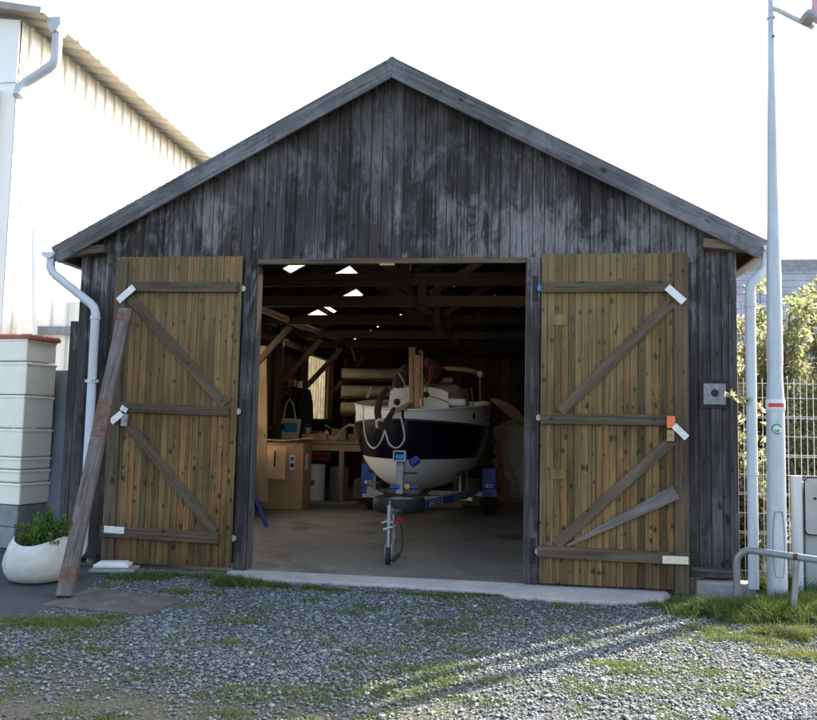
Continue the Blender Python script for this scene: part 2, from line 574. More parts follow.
M_STONES = tinted('blue_grey_gravel_stones', [(.0, (.07, .082, .092)), (.35, (.13, .15, .163)), (.65, (.2, .222, .232)), (.88, (.27, .28, .28)), (1, (.42, .41, .39))])
M_GRASS = tinted('grass_blades', [(.0, (.036, .06, .016)), (.5, (.078, .128, .03)), (.85, (.15, .19, .055)), (1, (.25, .22, .1))], .7, .28,
                 [(.0, (.05, .085, .015)), (.5, (.11, .17, .03)), (1, (.25, .24, .08))])
M_LEAF = tinted('shrub_leaves', [(.0, (.045, .065, .025)), (.5, (.11, .125, .06)), (.8, (.2, .19, .1)), (.9, (.36, .24, .2)), (1, (.55, .5, .46))], .6, .5,
                [(.0, (.14, .19, .06)), (.5, (.36, .39, .18)), (.8, (.6, .57, .36)), (.9, (.7, .5, .45)), (1, (.8, .72, .66))])
M_POTLEAF = tinted('plant_leaves', [(.0, (.025, .06, .012)), (.5, (.06, .13, .025)), (1, (.14, .2, .05))], .6, .3,
                   [(.0, (.04, .1, .01)), (1, (.15, .25, .04))])


def skylight_mat(tcol=(.6, .57, .5), dcol=(.6, .55, .45), fac=.9, clear=0.0):
    m = N('dirty_translucent_sheet')
    tr = m.n('ShaderNodeBsdfTranslucent'); tr.inputs[0].default_value = tcol+(1,)
    m.base(dcol, .5)
    nz = m.noise(m.vmul(m.obj(), (3, 1, 1)), 4, 6, .7)
    m.l(m.ramp(nz, [(.35, tuple(x*.3 for x in tcol)), (.6, tcol)]), tr.inputs[0])
    mx = m.n('ShaderNodeMixShader'); mx.inputs[0].default_value = fac
    m.l(m.b.outputs[0], mx.inputs[1]); m.l(tr.outputs[0], mx.inputs[2]); m.l(mx.outputs[0], m.out.inputs[0])
    if clear:
        tp = m.n('ShaderNodeBsdfTransparent'); tp.inputs[0].default_value = (1, .94, .84, 1)
        m2 = m.n('ShaderNodeMixShader'); m2.inputs[0].default_value = clear
        m.l(mx.outputs[0], m2.inputs[1]); m.l(tp.outputs[0], m2.inputs[2]); m.l(m2.outputs[0], m.out.inputs[0])
    return m.m


M_SKYL = skylight_mat(clear=.12)
M_WINSHEET = skylight_mat((.5, .46, .35), (.5, .46, .36), .5)
M_SKYCLEAR = skylight_mat(fac=.9, clear=.22)


def poly_sheet():
    m = N('wrinkled_clear_plastic')
    m.base((.78, .76, .66), .15)
    m.bump(m.noise(m.obj(), 5, 8, .75, .8), 1.0, .08)
    tr = m.n('ShaderNodeBsdfTransparent'); tr.inputs[0].default_value = (.8, .8, .74, 1)
    mx = m.n('ShaderNodeMixShader'); mx.inputs[0].default_value = .3
    m.l(m.b.outputs[0], mx.inputs[1]); m.l(tr.outputs[0], mx.inputs[2]); m.l(mx.outputs[0], m.out.inputs[0])
    return m.m


M_POLY = poly_sheet()


def tread_plate():
    m = N('rusty_tread_plate')
    uv = m.obj()
    d, _ = m.voro(uv, 28)
    n = m.noise(uv, 4, 7, .7)
    c = m.ramp(n, [(.3, (.09, .08, .075)), (.55, (.18, .165, .155)), (.75, (.28, .27, .265))])
    c = m.mix(m.ramp(d, [(.2, .0), (.5, .5)]), c, (.05, .045, .04))
    m.bump(d, .6, .01)
    return m.base(c, .65, .3)


M_TREAD = tread_plate()


def slate_mat():
    m = N('grey_fibre_slates')
    b = m.n('ShaderNodeTexBrick')
    m.l(m.uv(), b.inputs['Vector'])
    b.inputs['Color1'].default_value = (.3, .31, .33, 1)
    b.inputs['Color2'].default_value = (.33, .34, .365, 1)
    b.inputs['Mortar'].default_value = (.19, .195, .21, 1)
    b.inputs['Scale'].default_value = 1
    b.inputs['Mortar Size'].default_value = .022
    b.inputs['Brick Width'].default_value = 4.0
    b.inputs['Row Height'].default_value = .32
    n = m.noise(m.obj(), 2, 6, .6)
    c = m.mix(1.0, b.outputs[0], m.ramp(n, [(.3, .7), (.7, 1.1)]), 'MULTIPLY')
    m.bump(b.outputs['Fac'], -.5, .02)
    return m.base(c, .8)


M_SLATE = slate_mat()

# ------------------------------------------------------------------ world and sun
SUN_AZ = R(42.6)           # clockwise from +y
SUN_EL = R(34)
w = bpy.data.worlds.new('World')
sc.world = w
w.use_nodes = True
nt = w.node_tree
bg = nt.nodes['Background']
sky = nt.nodes.new('ShaderNodeTexSky')
sky.sky_type = 'NISHITA'
sky.sun_disc = False
sky.sun_elevation = SUN_EL
sky.sun_rotation = SUN_AZ
sky.air_density = 1.0
sky.dust_density = 4.0
sky.ozone_density = 1.0
hs = nt.nodes.new('ShaderNodeHueSaturation')
hs.inputs['Saturation'].default_value = .8
nt.links.new(sky.outputs[0], hs.inputs['Color'])
nt.links.new(hs.outputs[0], bg.inputs[0])
bg.inputs[1].default_value = .62
sd = bpy.data.lights.new('sun', 'SUN')
sd.energy = 20.0
sd.angle = R(.53)
sd.color = (1, .91, .77)
sun = bpy.data.objects.new('sun', sd)
col.objects.link(sun)
sdir = Vector((math.sin(SUN_AZ)*math.cos(SUN_EL), math.cos(SUN_AZ)*math.cos(SUN_EL), math.sin(SUN_EL)))
sun.rotation_euler = sdir.to_track_quat('Z', 'Y').to_euler()
sun.location = sdir*60

sc.view_settings.view_transform = 'Standard'
sc.view_settings.look = 'None'
sc.view_settings.exposure = 0
sc.render.engine = 'CYCLES'
sc.cycles.use_denoising = True
sc.cycles.max_bounces = 8
sc.cycles.diffuse_bounces = 5
sc.cycles.caustics_reflective = False
sc.cycles.caustics_refractive = False

# ------------------------------------------------------------------ setting: ground
m = MB()
m.face([(-400, -400, -.012), (400, -400, -.012), (400, 600, -.012), (-400, 600, -.012)])
ground = setp(m.build('ground', M_GRAVEL), kind='structure')
m = MB()
AS = [gp(-60, 640), gp(0, 618), gp(60, 606), gp(128, 560), Vector((-3.6, .9, 0)), Vector((-3.9, 2.4, 0)), Vector((-9, 2.4, 0)), Vector((-9, -3, 0))]
m.prism([(p.x, p.y, -.03) for p in AS], (0, 0, .026))
setp(m.build('asphalt_path', M_ASPH), kind='structure')

# interior floor
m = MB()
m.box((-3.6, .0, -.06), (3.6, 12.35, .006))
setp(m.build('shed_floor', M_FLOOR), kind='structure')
# apron of pale concrete with a ragged front edge
edge = []
xs = np.linspace(-1.62, 2.85, 60)
ctrl = [(-1.62, -.16), (-1.3, -.38), (-.6, -.42), (.0, -.40), (.65, -.43), (1.0, -.5), (1.35, -.62), (1.8, -.7), (2.3, -.66), (2.7, -.58), (2.85, -.3)]
cx = [a for a, _ in ctrl]; cy = [b for _, b in ctrl]
for x in xs:
    edge.append((x, float(np.interp(x, cx, cy))+U(-.03, .03)))
m = MB()
poly = [(2.85, .0)]+[(-1.62, .0)]+edge
m.prism([(x, y, -.02) for x, y in poly], (0, 0, .045))
setp(m.build('concrete_apron', M_APRON, bevel=.012), kind='structure')

# ------------------------------------------------------------------ shed
shed = thing('wooden_shed', (0, 0, 0), 'old black timber boat shed with tall gable and two open plank doors', 'shed')
SL = .535
def ztop(x): return 5.40-SL*abs(x)
# front boards
m = MB()
x = -3.53
WB = .118
while x < 3.52:
    wb = min(WB*U(.92, 1.08), 3.53-x)
    xc = x+wb/2
    zb = U(.06, .1) if xc < 0 else U(.17, .2)
    if xc > 3.0: zb = .17
    if abs(xc) < 1.5+wb/2: zb = 3.36+U(0, .004)
    zt = ztop(xc)-.02
    sl = SL*wb/2*(-1 if xc > 0 else 1)
    if abs(xc) < wb/2: sl = 0
    m.board((xc, U(-.004, .004), zb), (xc, U(-.004, .004), zt), wb-.005, .024, (0, -1, 0))
    x += wb
front = m.build('front_wall', W_SHED, shed, bevel=.003)
# unseen backing added behind the boards to stop light leaks
m = MB()
m.box((-3.5, .02, .08), (-1.6, .05, 3.36)); m.box((1.6, .02, .18), (3.5, .05, 3.36))
for k in range(24):
    a = -3.5+7/24*k; b = a+7/24
    za = 3.36
    m.prism([(a, .02, za), (b, .02, za), (b, .02, max(za+.001, ztop(b)-.05)), (a, .02, max(za+.001, ztop(a)-.05))], (0, .03, 0), t=.3)
m.build('leak_backing', W_IN, shed)
# bottom rail right of the door and the footing
m = MB(); m.board((3.08, -.02, .22), (3.53, -.02, .22), .1, .04, (0, -1, 0)); m.build('bottom_rail', W_SHED, shed, bevel=.004)
m = MB(); m.board((3.12, -.03, .06), (3.66, -.03, .06), .17, .2, (0, -1, 0)); m.build('footing', M_CONCBLK, shed, bevel=.02)
# left corner post standing proud of the wall
m = MB(); m.board((-3.60, .06, .02), (-3.585, .06, 2.68), .1, .1, (0, -1, 0)); m.build('corner_post', W_SHED, shed, bevel=.006)
m = MB(); m.board((3.50, -.026, .2), (3.50, -.026, 3.42), .075, .02, (0, -1, 0)); m.build('corner_board', W_SHED, shed, bevel=.003)
# side and back walls
for sgn in (-1, 1):
    m = MB()
    y = .06
    while y < 12.2:
        wb = U(.17, .22)
        yc = y+wb/2
        if sgn < 0 and 9.25 < yc < 11.55:
            m.board((sgn*3.5, yc, .05), (sgn*3.5, yc, 1.68), wb-.004, .025, (1, 0, 0))
            m.board((sgn*3.5, yc, 3.2), (sgn*3.5, yc, 3.5), wb-.004, .025, (1, 0, 0))
        elif sgn < 0 and 1.0 < yc < 6.0:  # unseen opening added in this wall to bring fill light inside
            m.board((sgn*3.5, yc, .05), (sgn*3.5, yc, 1.15), wb-.004, .025, (1, 0, 0))
            m.board((sgn*3.5, yc, 3.1), (sgn*3.5, yc, 3.5), wb-.004, .025, (1, 0, 0))
        else:
            m.board((sgn*3.5, yc, .05), (sgn*3.5, yc, 3.5), wb-.004, .025, (1, 0, 0))
        y += wb
    if sgn > 0: m.box((3.53, .06, .05), (3.56, 12.2, 3.45))
    m.box((sgn*3.52-.008, .06, -.03), (sgn*3.52+.008, 12.2, .3))
    m.build('side_wall', W_IN, shed)
m = MB(); x = -3.5
while x < 3.5:
    m.board((x+.1, 12.2, .05), (x+.1, 12.2, ztop(x+.1)), .196, .025, (0, 1, 0)); x += .2
m.box((-3.5, 12.22, -.02), (3.5, 12.25, 3.45)); m.prism([(-3.5, 12.22, 3.45), (3.5, 12.22, 3.45), (0, 12.22, 5.35)], (0, .03, 0), t=.3); m.build('back_wall', W_IN, shed)  # box and prism are backing added against light leaks between boards
# window frame in the left wall
m = MB()
m.box((-3.5, 9.2, 1.62), (-3.4, 11.6, 1.69)); m.box((-3.5, 9.2, 3.2), (-3.4, 11.6, 3.27))
m.box((-3.5, 9.2, 1.69), (-3.42, 9.27, 3.2)); m.box((-3.5, 11.5, 1.69), (-3.42, 11.57, 3.2))
m.build('window_frame', W_TAN, shed)
m = MB()
m.box((-3.5, .95, 1.1), (-3.43, 6.05, 1.15)); m.box((-3.5, .95, 3.1), (-3.43, 6.05, 3.15)); m.box((-3.5, .95, 1.15), (-3.44, 1.01, 3.1)); m.box((-3.5, 6.0, 1.15), (-3.44, 6.05, 3.1)); m.box((-3.5, 3.5, 1.15), (-3.45, 3.55, 3.1))
m.build('window_frame', W_IN, shed)  # frame round the unseen opening added for fill light
m = MB(); y = 9.27
for k in range(9):
    for a, b, da, db in ((0, .17, 0, 0), (.17, .195, 0, .03), (.195, .225, .03, .03), (.225, .25, .03, 0)):
        m.face([(-3.52+da, y+a, 1.69), (-3.52+db, y+b, 1.69), (-3.52+db, y+b, 3.2), (-3.52+da, y+a, 3.2)])
    m.box((-3.485, y+.2, 1.69), (-3.475, y+.218, 3.2))
    y += .25
m.build('dimming_sheet', M_WINSHEET, shed)  # sheet added across the opening to dim it and glow warmly
# roof
ROOFY0, ROOFY1 = -.13, 12.4
holes = [(-2.5, -2.14, 4.2, 4.72), (-2.12, -1.74, 5.95, 6.9), (-2.42, -1.98, 7.7, 8.6), (-3.05, -2.6, 7.3, 8.8)]
fill_panels = [(.5, 1.4, .5, 1.1), (.5, 1.4, 1.4, 2.7)]  # unseen translucent panels added near the front to brighten boat and floor
bx = sorted({-3.77, 0.0} | {a for h in holes for a in h[:2]})
by = sorted({ROOFY0, ROOFY1} | {a for h in holes for a in h[2:]})
m = MB()
def rz(x): return 5.47-SL*abs(x)
for i in range(len(bx)-1):
    for j in range(len(by)-1):
        a, b, c, d = bx[i], bx[i+1], by[j], by[j+1]
        if any(h[0]-1e-6 <= a and b <= h[1]+1e-6 and h[2]-1e-6 <= c and d <= h[3]+1e-6 for h in holes): continue
        for dz in (0, -.05):
            m.face([(a, c, rz(a)+dz), (b, c, rz(b)+dz), (b, d, rz(b)+dz), (a, d, rz(a)+dz)], [(c, a), (c, b), (d, b), (d, a)], .4)
bx = sorted({3.77, 0.0} | {a for h in fill_panels for a in h[:2]})
by = sorted({ROOFY0, ROOFY1} | {a for h in fill_panels for a in h[2:]})
for i in range(len(bx)-1):
    for j in range(len(by)-1):
        a, b, c, d = bx[i], bx[i+1], by[j], by[j+1]
        if any(h[0]-1e-6 <= a and b <= h[1]+1e-6 and h[2]-1e-6 <= c and d <= h[3]+1e-6 for h in fill_panels): continue
        for dz in (0, -.05):
            m.face([(a, c, rz(a)+dz), (b, c, rz(b)+dz), (b, d, rz(b)+dz), (a, d, rz(a)+dz)], [(c, a), (c, b), (d, b), (d, a)], .4)
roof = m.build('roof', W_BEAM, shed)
for h in holes+fill_panels:  # panes for the roof gaps and for the added fill panels
    m = MB()
    a, b, c, d = h
    m.face([(a, c, rz(a)-.02), (b, c, rz(b)-.02), (b, d, rz(b)-.02), (a, d, rz(a)-.02)])
    m.build('skylight', M_SKYCLEAR if c > 9 else M_SKYL, roof)
m = MB()
for sgn in (-1, 1):
    m.board((sgn*.11, -.15, 5.47-.048), (sgn*.11, 12.4, 5.47-.048), .24, .012, (sgn*.47, 0, .88), .6)
m.tube([(0, -.17, 5.485), (0, 12.4, 5.485)], .045, 10)
m.build('ridge_cap', W_BARGE, roof)
# barge boards
for sgn in (-1, 1):
    m = MB()
    p0 = Vector((sgn*.0, -.15, 5.415)); p1 = Vector((sgn*3.77, -.15, 5.415-SL*3.77))
    m.board(p0, p1, .2, .035, (0, -1, 0), .5)
    # plumb cut at the ridge: trim with a slanted end
    o = m.build('barge_board', W_BARGE, shed, bevel=.004)
    me = o.data
    for v in me.vertices:
        if abs(v.co.x) < .25:
            dx = v.co.x
            v.co.x = 0.0+sgn*.001
            v.co.z += dx*sgn*SL
    m = MB()
    m.board((sgn*3.2, -.09, 3.48), (sgn*3.75, -.09, 3.42), .09, .1, (0, -1, 0))
    m.build('eave_bracket', W_LINT, shed, bevel=.004)
    m = MB()
    m.board((sgn*3.72, -.12, 3.40), (sgn*3.72, 12.3, 3.40), .1, .025, (sgn, 0, 0))
    m.build('fascia', W_LINT, shed)
# door posts and lintel
for sgn in (-1, 1):
    m = MB()
    m.board((sgn*1.527, -.035, .03), (sgn*1.527, -.035, 3.36), .138, .06, (0, -1, 0))
    m.build('door_post', W_SHED, shed, bevel=.006)
    m = MB()
    m.board((sgn*1.462, .06, .03), (sgn*1.462, .06, 3.3), .03, .16, (0, -1, 0))
    m.build('door_jamb', W_GREY, shed, bevel=.003)
m = MB(); m.board((-1.5, -.02, 3.335), (1.5, -.02, 3.335), .055, .05, (0, -1, 0)); m.build('lintel', W_LINT, shed, bevel=.004)
m = MB(); m.board((-1.5, .1, 3.4), (1.5, .1, 3.4), .13, .14, (0, -1, 0)); m.build('lintel_beam', W_BEAM, shed)
m = MB(); m.box((-.1, -.05, 3.288), (.06, .0, 3.307)); m.build('lintel_catch', W_TAN, shed)

# doors
def door(sgn):
    X = lambda a: sgn*a
    m = MB()
    x = 1.605
    yb = -.085
    while x < 3.04:
        wb = min(U(.066, .074), 3.045-x)
        red = random.random()
        t = random.gauss(.5, .2)
        m.board((X(x+wb/2), yb+U(-.002, .002), .05), (X(x+wb/2), yb+U(-.002, .002), 3.385+U(-.004, .004)), wb-.003, .03, (0, -1, 0), min(1, max(0, t)))
        x += wb
    name = 'door'
    d = m.build(name, W_DOOR, shed, bevel=.003)
    d['label'] = ('left' if sgn < 0 else 'right')+' plank door leaf of yellow brown boards swung open against the wall'
    def part(nm, mat, fn, bevel=.004):
        mm = MB(); fn(mm); return mm.build(nm, mat, d, bevel=bevel)
    yr = -.117
    # stile at the outer edge
    part('stile', W_RAIL, lambda q: q.board((X(2.985), yr+.006, .02), (X(2.985), yr+.006, 3.34 if sgn < 0 else 3.385), .135, .034, (0, -1, 0), .55))
    if sgn < 0:
        part('rail', W_RAIL, lambda q: q.board((X(2.9), yr-.002, 3.045), (X(1.63), yr-.002, 3.04), .112, .034, (0, -1, 0), .4))
        part('rail', W_RAIL, lambda q: q.board((X(2.93), yr-.002, 1.72), (X(1.69), yr-.002, 1.70), .1, .034, (0, -1, 0), .35))
        part('rail', W_RAIL, lambda q: q.board((X(3.06), yr-.026, .385), (X(1.74), yr-.02, .36), .115, .034, (0, -1, 0), .4))
        part('brace', W_RAIL, lambda q: q.board(wp(130, 298, -.11), wp(225, 405, -.11), .105, .034, (0, -1, 0), .6))
        part('brace', W_RAIL, lambda q: q.board(wp(124, 420, -.11), wp(216, 531, -.11), .105, .034, (0, -1, 0), .6))
        part('white_plate', M_WHITE, lambda q: q.board(wp(118, 301, -.16), wp(134, 287, -.16), .075, .008, (0, -1, 0)), .001)
        part('white_plate', M_WHITE, lambda q: q.board(wp(111, 422, -.165), wp(122, 413, -.165), .07, .008, (0, -1, 0)), .001)
        part('white_plate', M_WHITE, lambda q: q.board(wp(121, 407, -.16), wp(127, 411, -.16), .055, .008, (0, -1, 0)), .001)
        part('white_plate', M_WHITE, lambda q: q.board(wp(104, 529, -.165), wp(124, 530.5, -.165), .072, .008, (0, -1, 0)), .001)
        part('latch', M_DULLGALV, lambda q: (q.board(wp(125, 414, -.15), wp(124, 426, -.15), .07, .02, (0, -1, 0)), q.tube([wp(124.5, 420, -.16), wp(124.5, 420, -.19)], .014, 10)), .002)
    else:
        part('rail', W_RAIL, lambda q: q.board((X(1.62), yr-.002, 3.035), (X(2.9), yr-.002, 3.04), .112, .034, (0, -1, 0), .5))
        part('rail', W_RAIL, lambda q: q.board((X(1.61), yr-.002, 1.69), (X(2.93), yr-.002, 1.70), .105, .034, (0, -1, 0), .5))
        part('rail', W_RAIL, lambda q: q.board((X(1.59), yr-.026, .37), (X(3.05), yr-.026, .36), .115, .034, (0, -1, 0), .5))
        part('brace', W_RAIL, lambda q: q.board(wp(672, 302, -.11), wp(560, 412, -.11), .105, .034, (0, -1, 0), .7))
        part('brace', W_RAIL, lambda q: q.board(wp(672, 440, -.11), wp(556, 545, -.11), .105, .034, (0, -1, 0), .7))
        w1 = part('wedge_slat', W_GREY, lambda q: q.board(wp(567, 546, -.13), wp(676, 492, -.13), .02, .03, (0, -1, 0), .6, w1=.15))
        w1['label'] = 'pale grey tapered slat nailed across the lower panel'
        part('white_plate', M_WHITE, lambda q: q.board(wp(667, 287, -.16), wp(684, 302, -.16), .075, .008, (0, -1, 0)), .001)
        part('white_tag', M_WHITE, lambda q: q.board(wp(674, 425.5, -.17), wp(687, 438, -.17), .065, .006, (0, -1, 0)), .001)
        part('orange_tag', M_ORANGE, lambda q: q.board(wp(671, 416, -.16), wp(671, 428, -.16), .08, .008, (0, -1, 0)), .001)
        part('latch', W_TAN, lambda q: (q.board(wp(670.5, 430, -.15), wp(670.5, 441, -.15), .07, .02, (0, -1, 0)), q.tube([wp(670.5, 435, -.16), wp(670.5, 435, -.19)], .012, 8)), .002)
        part('white_plate', M_CREAMPL, lambda q: q.board(wp(662.5, 559.5, -.165), wp(688.5, 560.5, -.165), .075, .008, (0, -1, 0)), .001)
        for (a, b) in ((559, 320), (557.5, 474)):
            part('patch', W_DOOR, lambda q, a=a, b=b: [q.board(wp(a-7.5+5*k, b-5, -.106), wp(a-7.5+5*k, b+5, -.106), .05, .006, (0, -1, 0), .95) for k in (.5, 1.5, 2.5)], 0)
    # hinges on the post
    for z in (3.03, 1.7, .36):
        h = part('hinge', M_IRON, lambda q: q.board((X(1.54), -.068, z-.13), (X(1.54), -.068, z+.13), .05, .008, (0, -1, 0)), .002)
        mm = MB(); mm.board((X(1.565), -.08, z), (X(1.615), -.084, z), .05, .014, (0, -1, 0)); mm.tube([(X(1.59), -.092, z-.035), (X(1.59), -.092, z+.035)], .009, 10)
        mm.build('hinge_knuckle', M_STEEL if not (sgn > 0 and z > 3) else M_BLUEB, d, bevel=.002)
    return d
door(-1); door(1)

# square iron plate with a hole on the right wall
m = MB()
c = wp(714.5, 394, -.03)
m.board((c.x, -.022, c.z-.14), (c.x, -.022, c.z+.14), .28, .012, (0, -1, 0))
pf = m.build('plate_surround', M_IRON, shed)
m = MB(); m.board((c.x, -.034, c.z-.105), (c.x, -.034, c.z+.105), .215, .012, (0, -1, 0))
m.build('iron_plate', plain('pale_oxidised_plate', (.3, .31, .33), .6, .3, var=.5, scale=14, dirt=(.12, .12, .13)), pf, bevel=.003)
m = MB(); m.lathe([(.036, 0), (.036, .006), (.0, .006)], (c.x, -.0405, c.z+.01), (0, -1, 0), 20); m.build('hole', M_BLACK, pf)

# gutters and downpipes
def rail_pts(*p): return [Vector(q) for q in p]
for sgn in (-1, 1):
    m = MB()
    gx, gz = sgn*3.83, 3.43
    K = 10
    pts = [(gx+.07*math.cos(math.pi+math.pi*k/K), gz+.07*math.sin(math.pi+math.pi*k/K)) for k in range(K+1)]
    for k in range(K):
        a, b = pts[k], pts[k+1]
        m.face([(a[0], -.2, a[1]), (b[0], -.2, b[1]), (b[0], 12.3, b[1]), (a[0], 12.3, a[1])])
    m.face([(p[0], -.2, p[1]) for p in pts])
    g = m.build('gutter', M_PVC, shed)
    mod = g.modifiers.new('thick', 'SOLIDIFY'); mod.thickness = .004
    m = MB()
    if sgn < 0:
        P = rail_pts((-3.83, -.13, 3.38), (-3.83, -.13, 3.27), (-3.80, -.13, 3.21), (-3.74, -.13, 3.16), (-3.33, -.12, 2.86), (-3.285, -.12, 2.815), (-3.265, -.12, 2.75), (-3.265, -.12, .22), (-3.275, -.13, .16), (-3.31, -.17, .11), (-3.37, -.23, .085))
        m.tube(P, .048, 16)
        br = [(2.7, .052), (2.0, .054), (.55, .052)]
        bxp = -3.265
    else:
        P = rail_pts((3.80, -.13, 3.40), (3.80, -.13, 3.25), (3.785, -.13, 3.2), (3.68, -.12, 3.09), (3.655, -.12, 3.05), (3.645, -.12, 2.98), (3.645, -.12, .1))
        m.tube(P, .05, 16)
        br = [(2.85, .054), (1.2, .054)]
        bxp = 3.645
    dp = m.build('downpipe', M_PVC, shed, smooth=True)
    for z, r in br:
        m = MB(); m.lathe([(.047, -.018), (r+.004, -.018), (r+.004, .018), (.047, .018)], (bxp, -.12, z), (0, 0, 1), 20)
        if abs(z-2.0) < .01: m.board((bxp-.08, -.12, z), (bxp+.08, -.12, z), .03, .02, (0, -1, 0))
        m.build('bracket', M_STEEL if z == 2.0 else M_PVC, dp)

# interior frame: trusses, purlins, posts, braces
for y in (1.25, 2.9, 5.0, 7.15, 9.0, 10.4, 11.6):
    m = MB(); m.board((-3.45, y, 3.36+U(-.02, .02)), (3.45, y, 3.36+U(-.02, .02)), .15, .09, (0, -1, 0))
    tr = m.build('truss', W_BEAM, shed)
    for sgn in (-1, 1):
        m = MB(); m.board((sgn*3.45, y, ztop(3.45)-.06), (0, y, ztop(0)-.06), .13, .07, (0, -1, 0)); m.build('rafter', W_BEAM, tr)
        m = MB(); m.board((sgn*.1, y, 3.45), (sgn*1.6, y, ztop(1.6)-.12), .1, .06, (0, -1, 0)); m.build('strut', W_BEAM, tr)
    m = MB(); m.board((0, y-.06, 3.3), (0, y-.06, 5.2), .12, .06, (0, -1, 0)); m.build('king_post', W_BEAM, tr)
    for sgn in (-1, 1):
        if sgn < 0 and y == 10.4: continue
        m = MB(); m.board((sgn*3.38, y, .02), (sgn*3.38, y, 3.3), .14, .14, (0, -1, 0)); m.build('wall_post', W_IN, shed)
        m = MB(); m.board((sgn*3.36, y+.02, 2.35), (sgn*2.55, y+.02, 3.24), .1, .08, (0, -1, 0)); m.build('knee_brace', W_IN, shed)
for sgn in (-1, 1):
    for xx in (.15, 1.55, 2.68, 3.3):
        m = MB(); m.board((sgn*xx, .05, rz(xx)-.1), (sgn*xx, 12.2, rz(xx)-.1), .09, .07, (0, 0, 1)); m.build('purlin', W_BEAM, shed)
    m = MB(); m.board((sgn*3.42, .06, 3.2), (sgn*3.42, 12.2, 3.2), .1, .12, (1, 0, 0)); m.build('wall_plate', W_LINT if sgn < 0 else W_IN, shed)
    m = MB(); m.board((sgn*3.42, .06, 1.5), (sgn*3.42, 9.2 if sgn < 0 else 12.2, 1.5), .1, .08, (1, 0, 0)); m.build('wall_rail', W_IN, shed)

# ------------------------------------------------------------------ inside the shed
# long spar under the roof
t = thing('wooden_spar', (-2.6, 6.8, 3.3), 'long pale wooden spar slung under the roof beams on the left', 'spar')
m = MB(); m.tube([(-2.62, 3.0, 3.34), (-2.6, 5, 3.36), (-2.6, 8, 3.42), (-2.58, 10.4, 3.47)], [.05, .055, .055, .04], 12); m.build('pole', W_TAN, t, smooth=True)
m = MB(); m.tube([(-2.66, 9.0, 3.36), (-2.66, 9.0, 3.0)], .012, 6); m.tube([(-2.55, 9.9, 3.46), (-2.45, 10.1, 3.05)], .012, 6); m.build('rigging_wire', M_ROPE, t)

# tan board leaning behind the left post
m = MB(); m.board(wp(259, 503, 5.4)+Vector((0, 0, .03)), wp(258, 346, 5.5), .3, .018, (.2, -1, .05)); 
setp(m.build('leaning_board', W_PLY), 'tall tan fibreboard sheet leaning just inside the left door post', 'board')
# blue pole
m = MB(); m.tube([wp(267, 527, 3.0), wp(256, 500, 3.05), (-3.1, 3.4, 2.2)], .03, 10)
setp(m.build('blue_pole', M_BLUEPL, smooth=True), 'blue tube propped in the corner beside the left door post', 'pole')

# big cardboard box
t = thing('cardboard_box', (-2.9, 6.3, 0), 'tall brown cardboard box with a front flap hanging open by the workbench', 'box')
m = MB()
lo = Vector((-3.3, 6.0, .01)); hi = Vector((-2.52, 6.6, 1.22))
m.box((lo.x, lo.y, .01), (lo.x+.012, hi.y, 1.22)); m.box((hi.x-.012, lo.y, .01), (hi.x, hi.y, 1.22))
m.box((lo.x+.013, lo.y, .01), (hi.x-.013, lo.y+.012, 1.22)); m.box((lo.x+.013, hi.y-.012, .01), (hi.x-.013, hi.y, 1.22))
m.build('carton', M_CARDD, t)
m = MB(); m.board(wp(274.5, 446, 5.86), wp(273, 479, 5.84), .44, .012, (0, -1, .05)); fl = m.build('flap', M_CARD, t)
m = MB(); m.board(wp(275, 451, 5.82), wp(274.5, 467, 5.81), .03, .006, (0, -1, .05)); m.build('hand_slot', M_BLACK, fl)
m = MB()
for (a, b, z1, z2) in ((-3.35, -2.85, 1.27, 1.25), (-2.86, -2.35, 1.26, 1.33)):
    m.board((a, 6.2, z1), (b, 6.25, z2), .62, .012, (0, 0, 1))
m.build('top_flap', M_CARD, t)
m = MB(); m.board((-2.505, 6.2, .72), (-2.505, 6.2, 1.02), .2, .004, (1, 0, 0)); m.build('sticker', M_LABEL, t)
m = MB(); m.board((-2.72, 5.994, .72), (-2.72, 5.994, 1.0), .1, .004, (0, -1, 0)); sk = m.build('sticker', M_LABEL, t)
m = MB(); m.board((-2.72, 5.99, .9), (-2.72, 5.99, .96), .05, .003, (0, -1, 0)); m.board((-2.72, 5.99, .78), (-2.72, 5.99, .85), .07, .003, (0, -1, 0)); m.build('print', M_IRON, sk)

# workbench
t = thing('workbench', (-2.5, 8.4, 0), 'wooden workbench with a plank top and square legs along the left wall', 'workbench')
m = MB()
for k in range(5): m.board((-3.35, 7.75+.21*k, 1.2), (-1.75, 7.75+.21*k, 1.2), .205, .045, (0, 0, 1))
m.build('bench_top', W_PLY, t, bevel=.004)
m = MB(); m.board((-3.3, 7.72, 1.1), (-1.8, 7.72, 1.1), .13, .03, (0, -1, 0)); m.build('apron_rail', W_PLY, t)
m = MB(); m.board((-1.85, 7.75, 1.1), (-1.85, 8.6, 1.1), .13, .03, (1, 0, 0)); m.build('apron_rail', W_PLY, t)
for (lx, ly) in ((-2.2, 7.8), (-3.3, 7.8), (-1.86, 8.56), (-3.3, 8.56)):
    m = MB(); m.board((lx, ly, .0), (lx, ly, 1.16), .1, .09, (0, -1, 0)); m.build('leg', W_PLY, t, bevel=.004)
m = MB(); m.board((-3.05, 7.8, .55), (-2.9, 7.8, 1.15), .08, .04, (0, -1, 0)); m.build('brace', W_TAN, t)
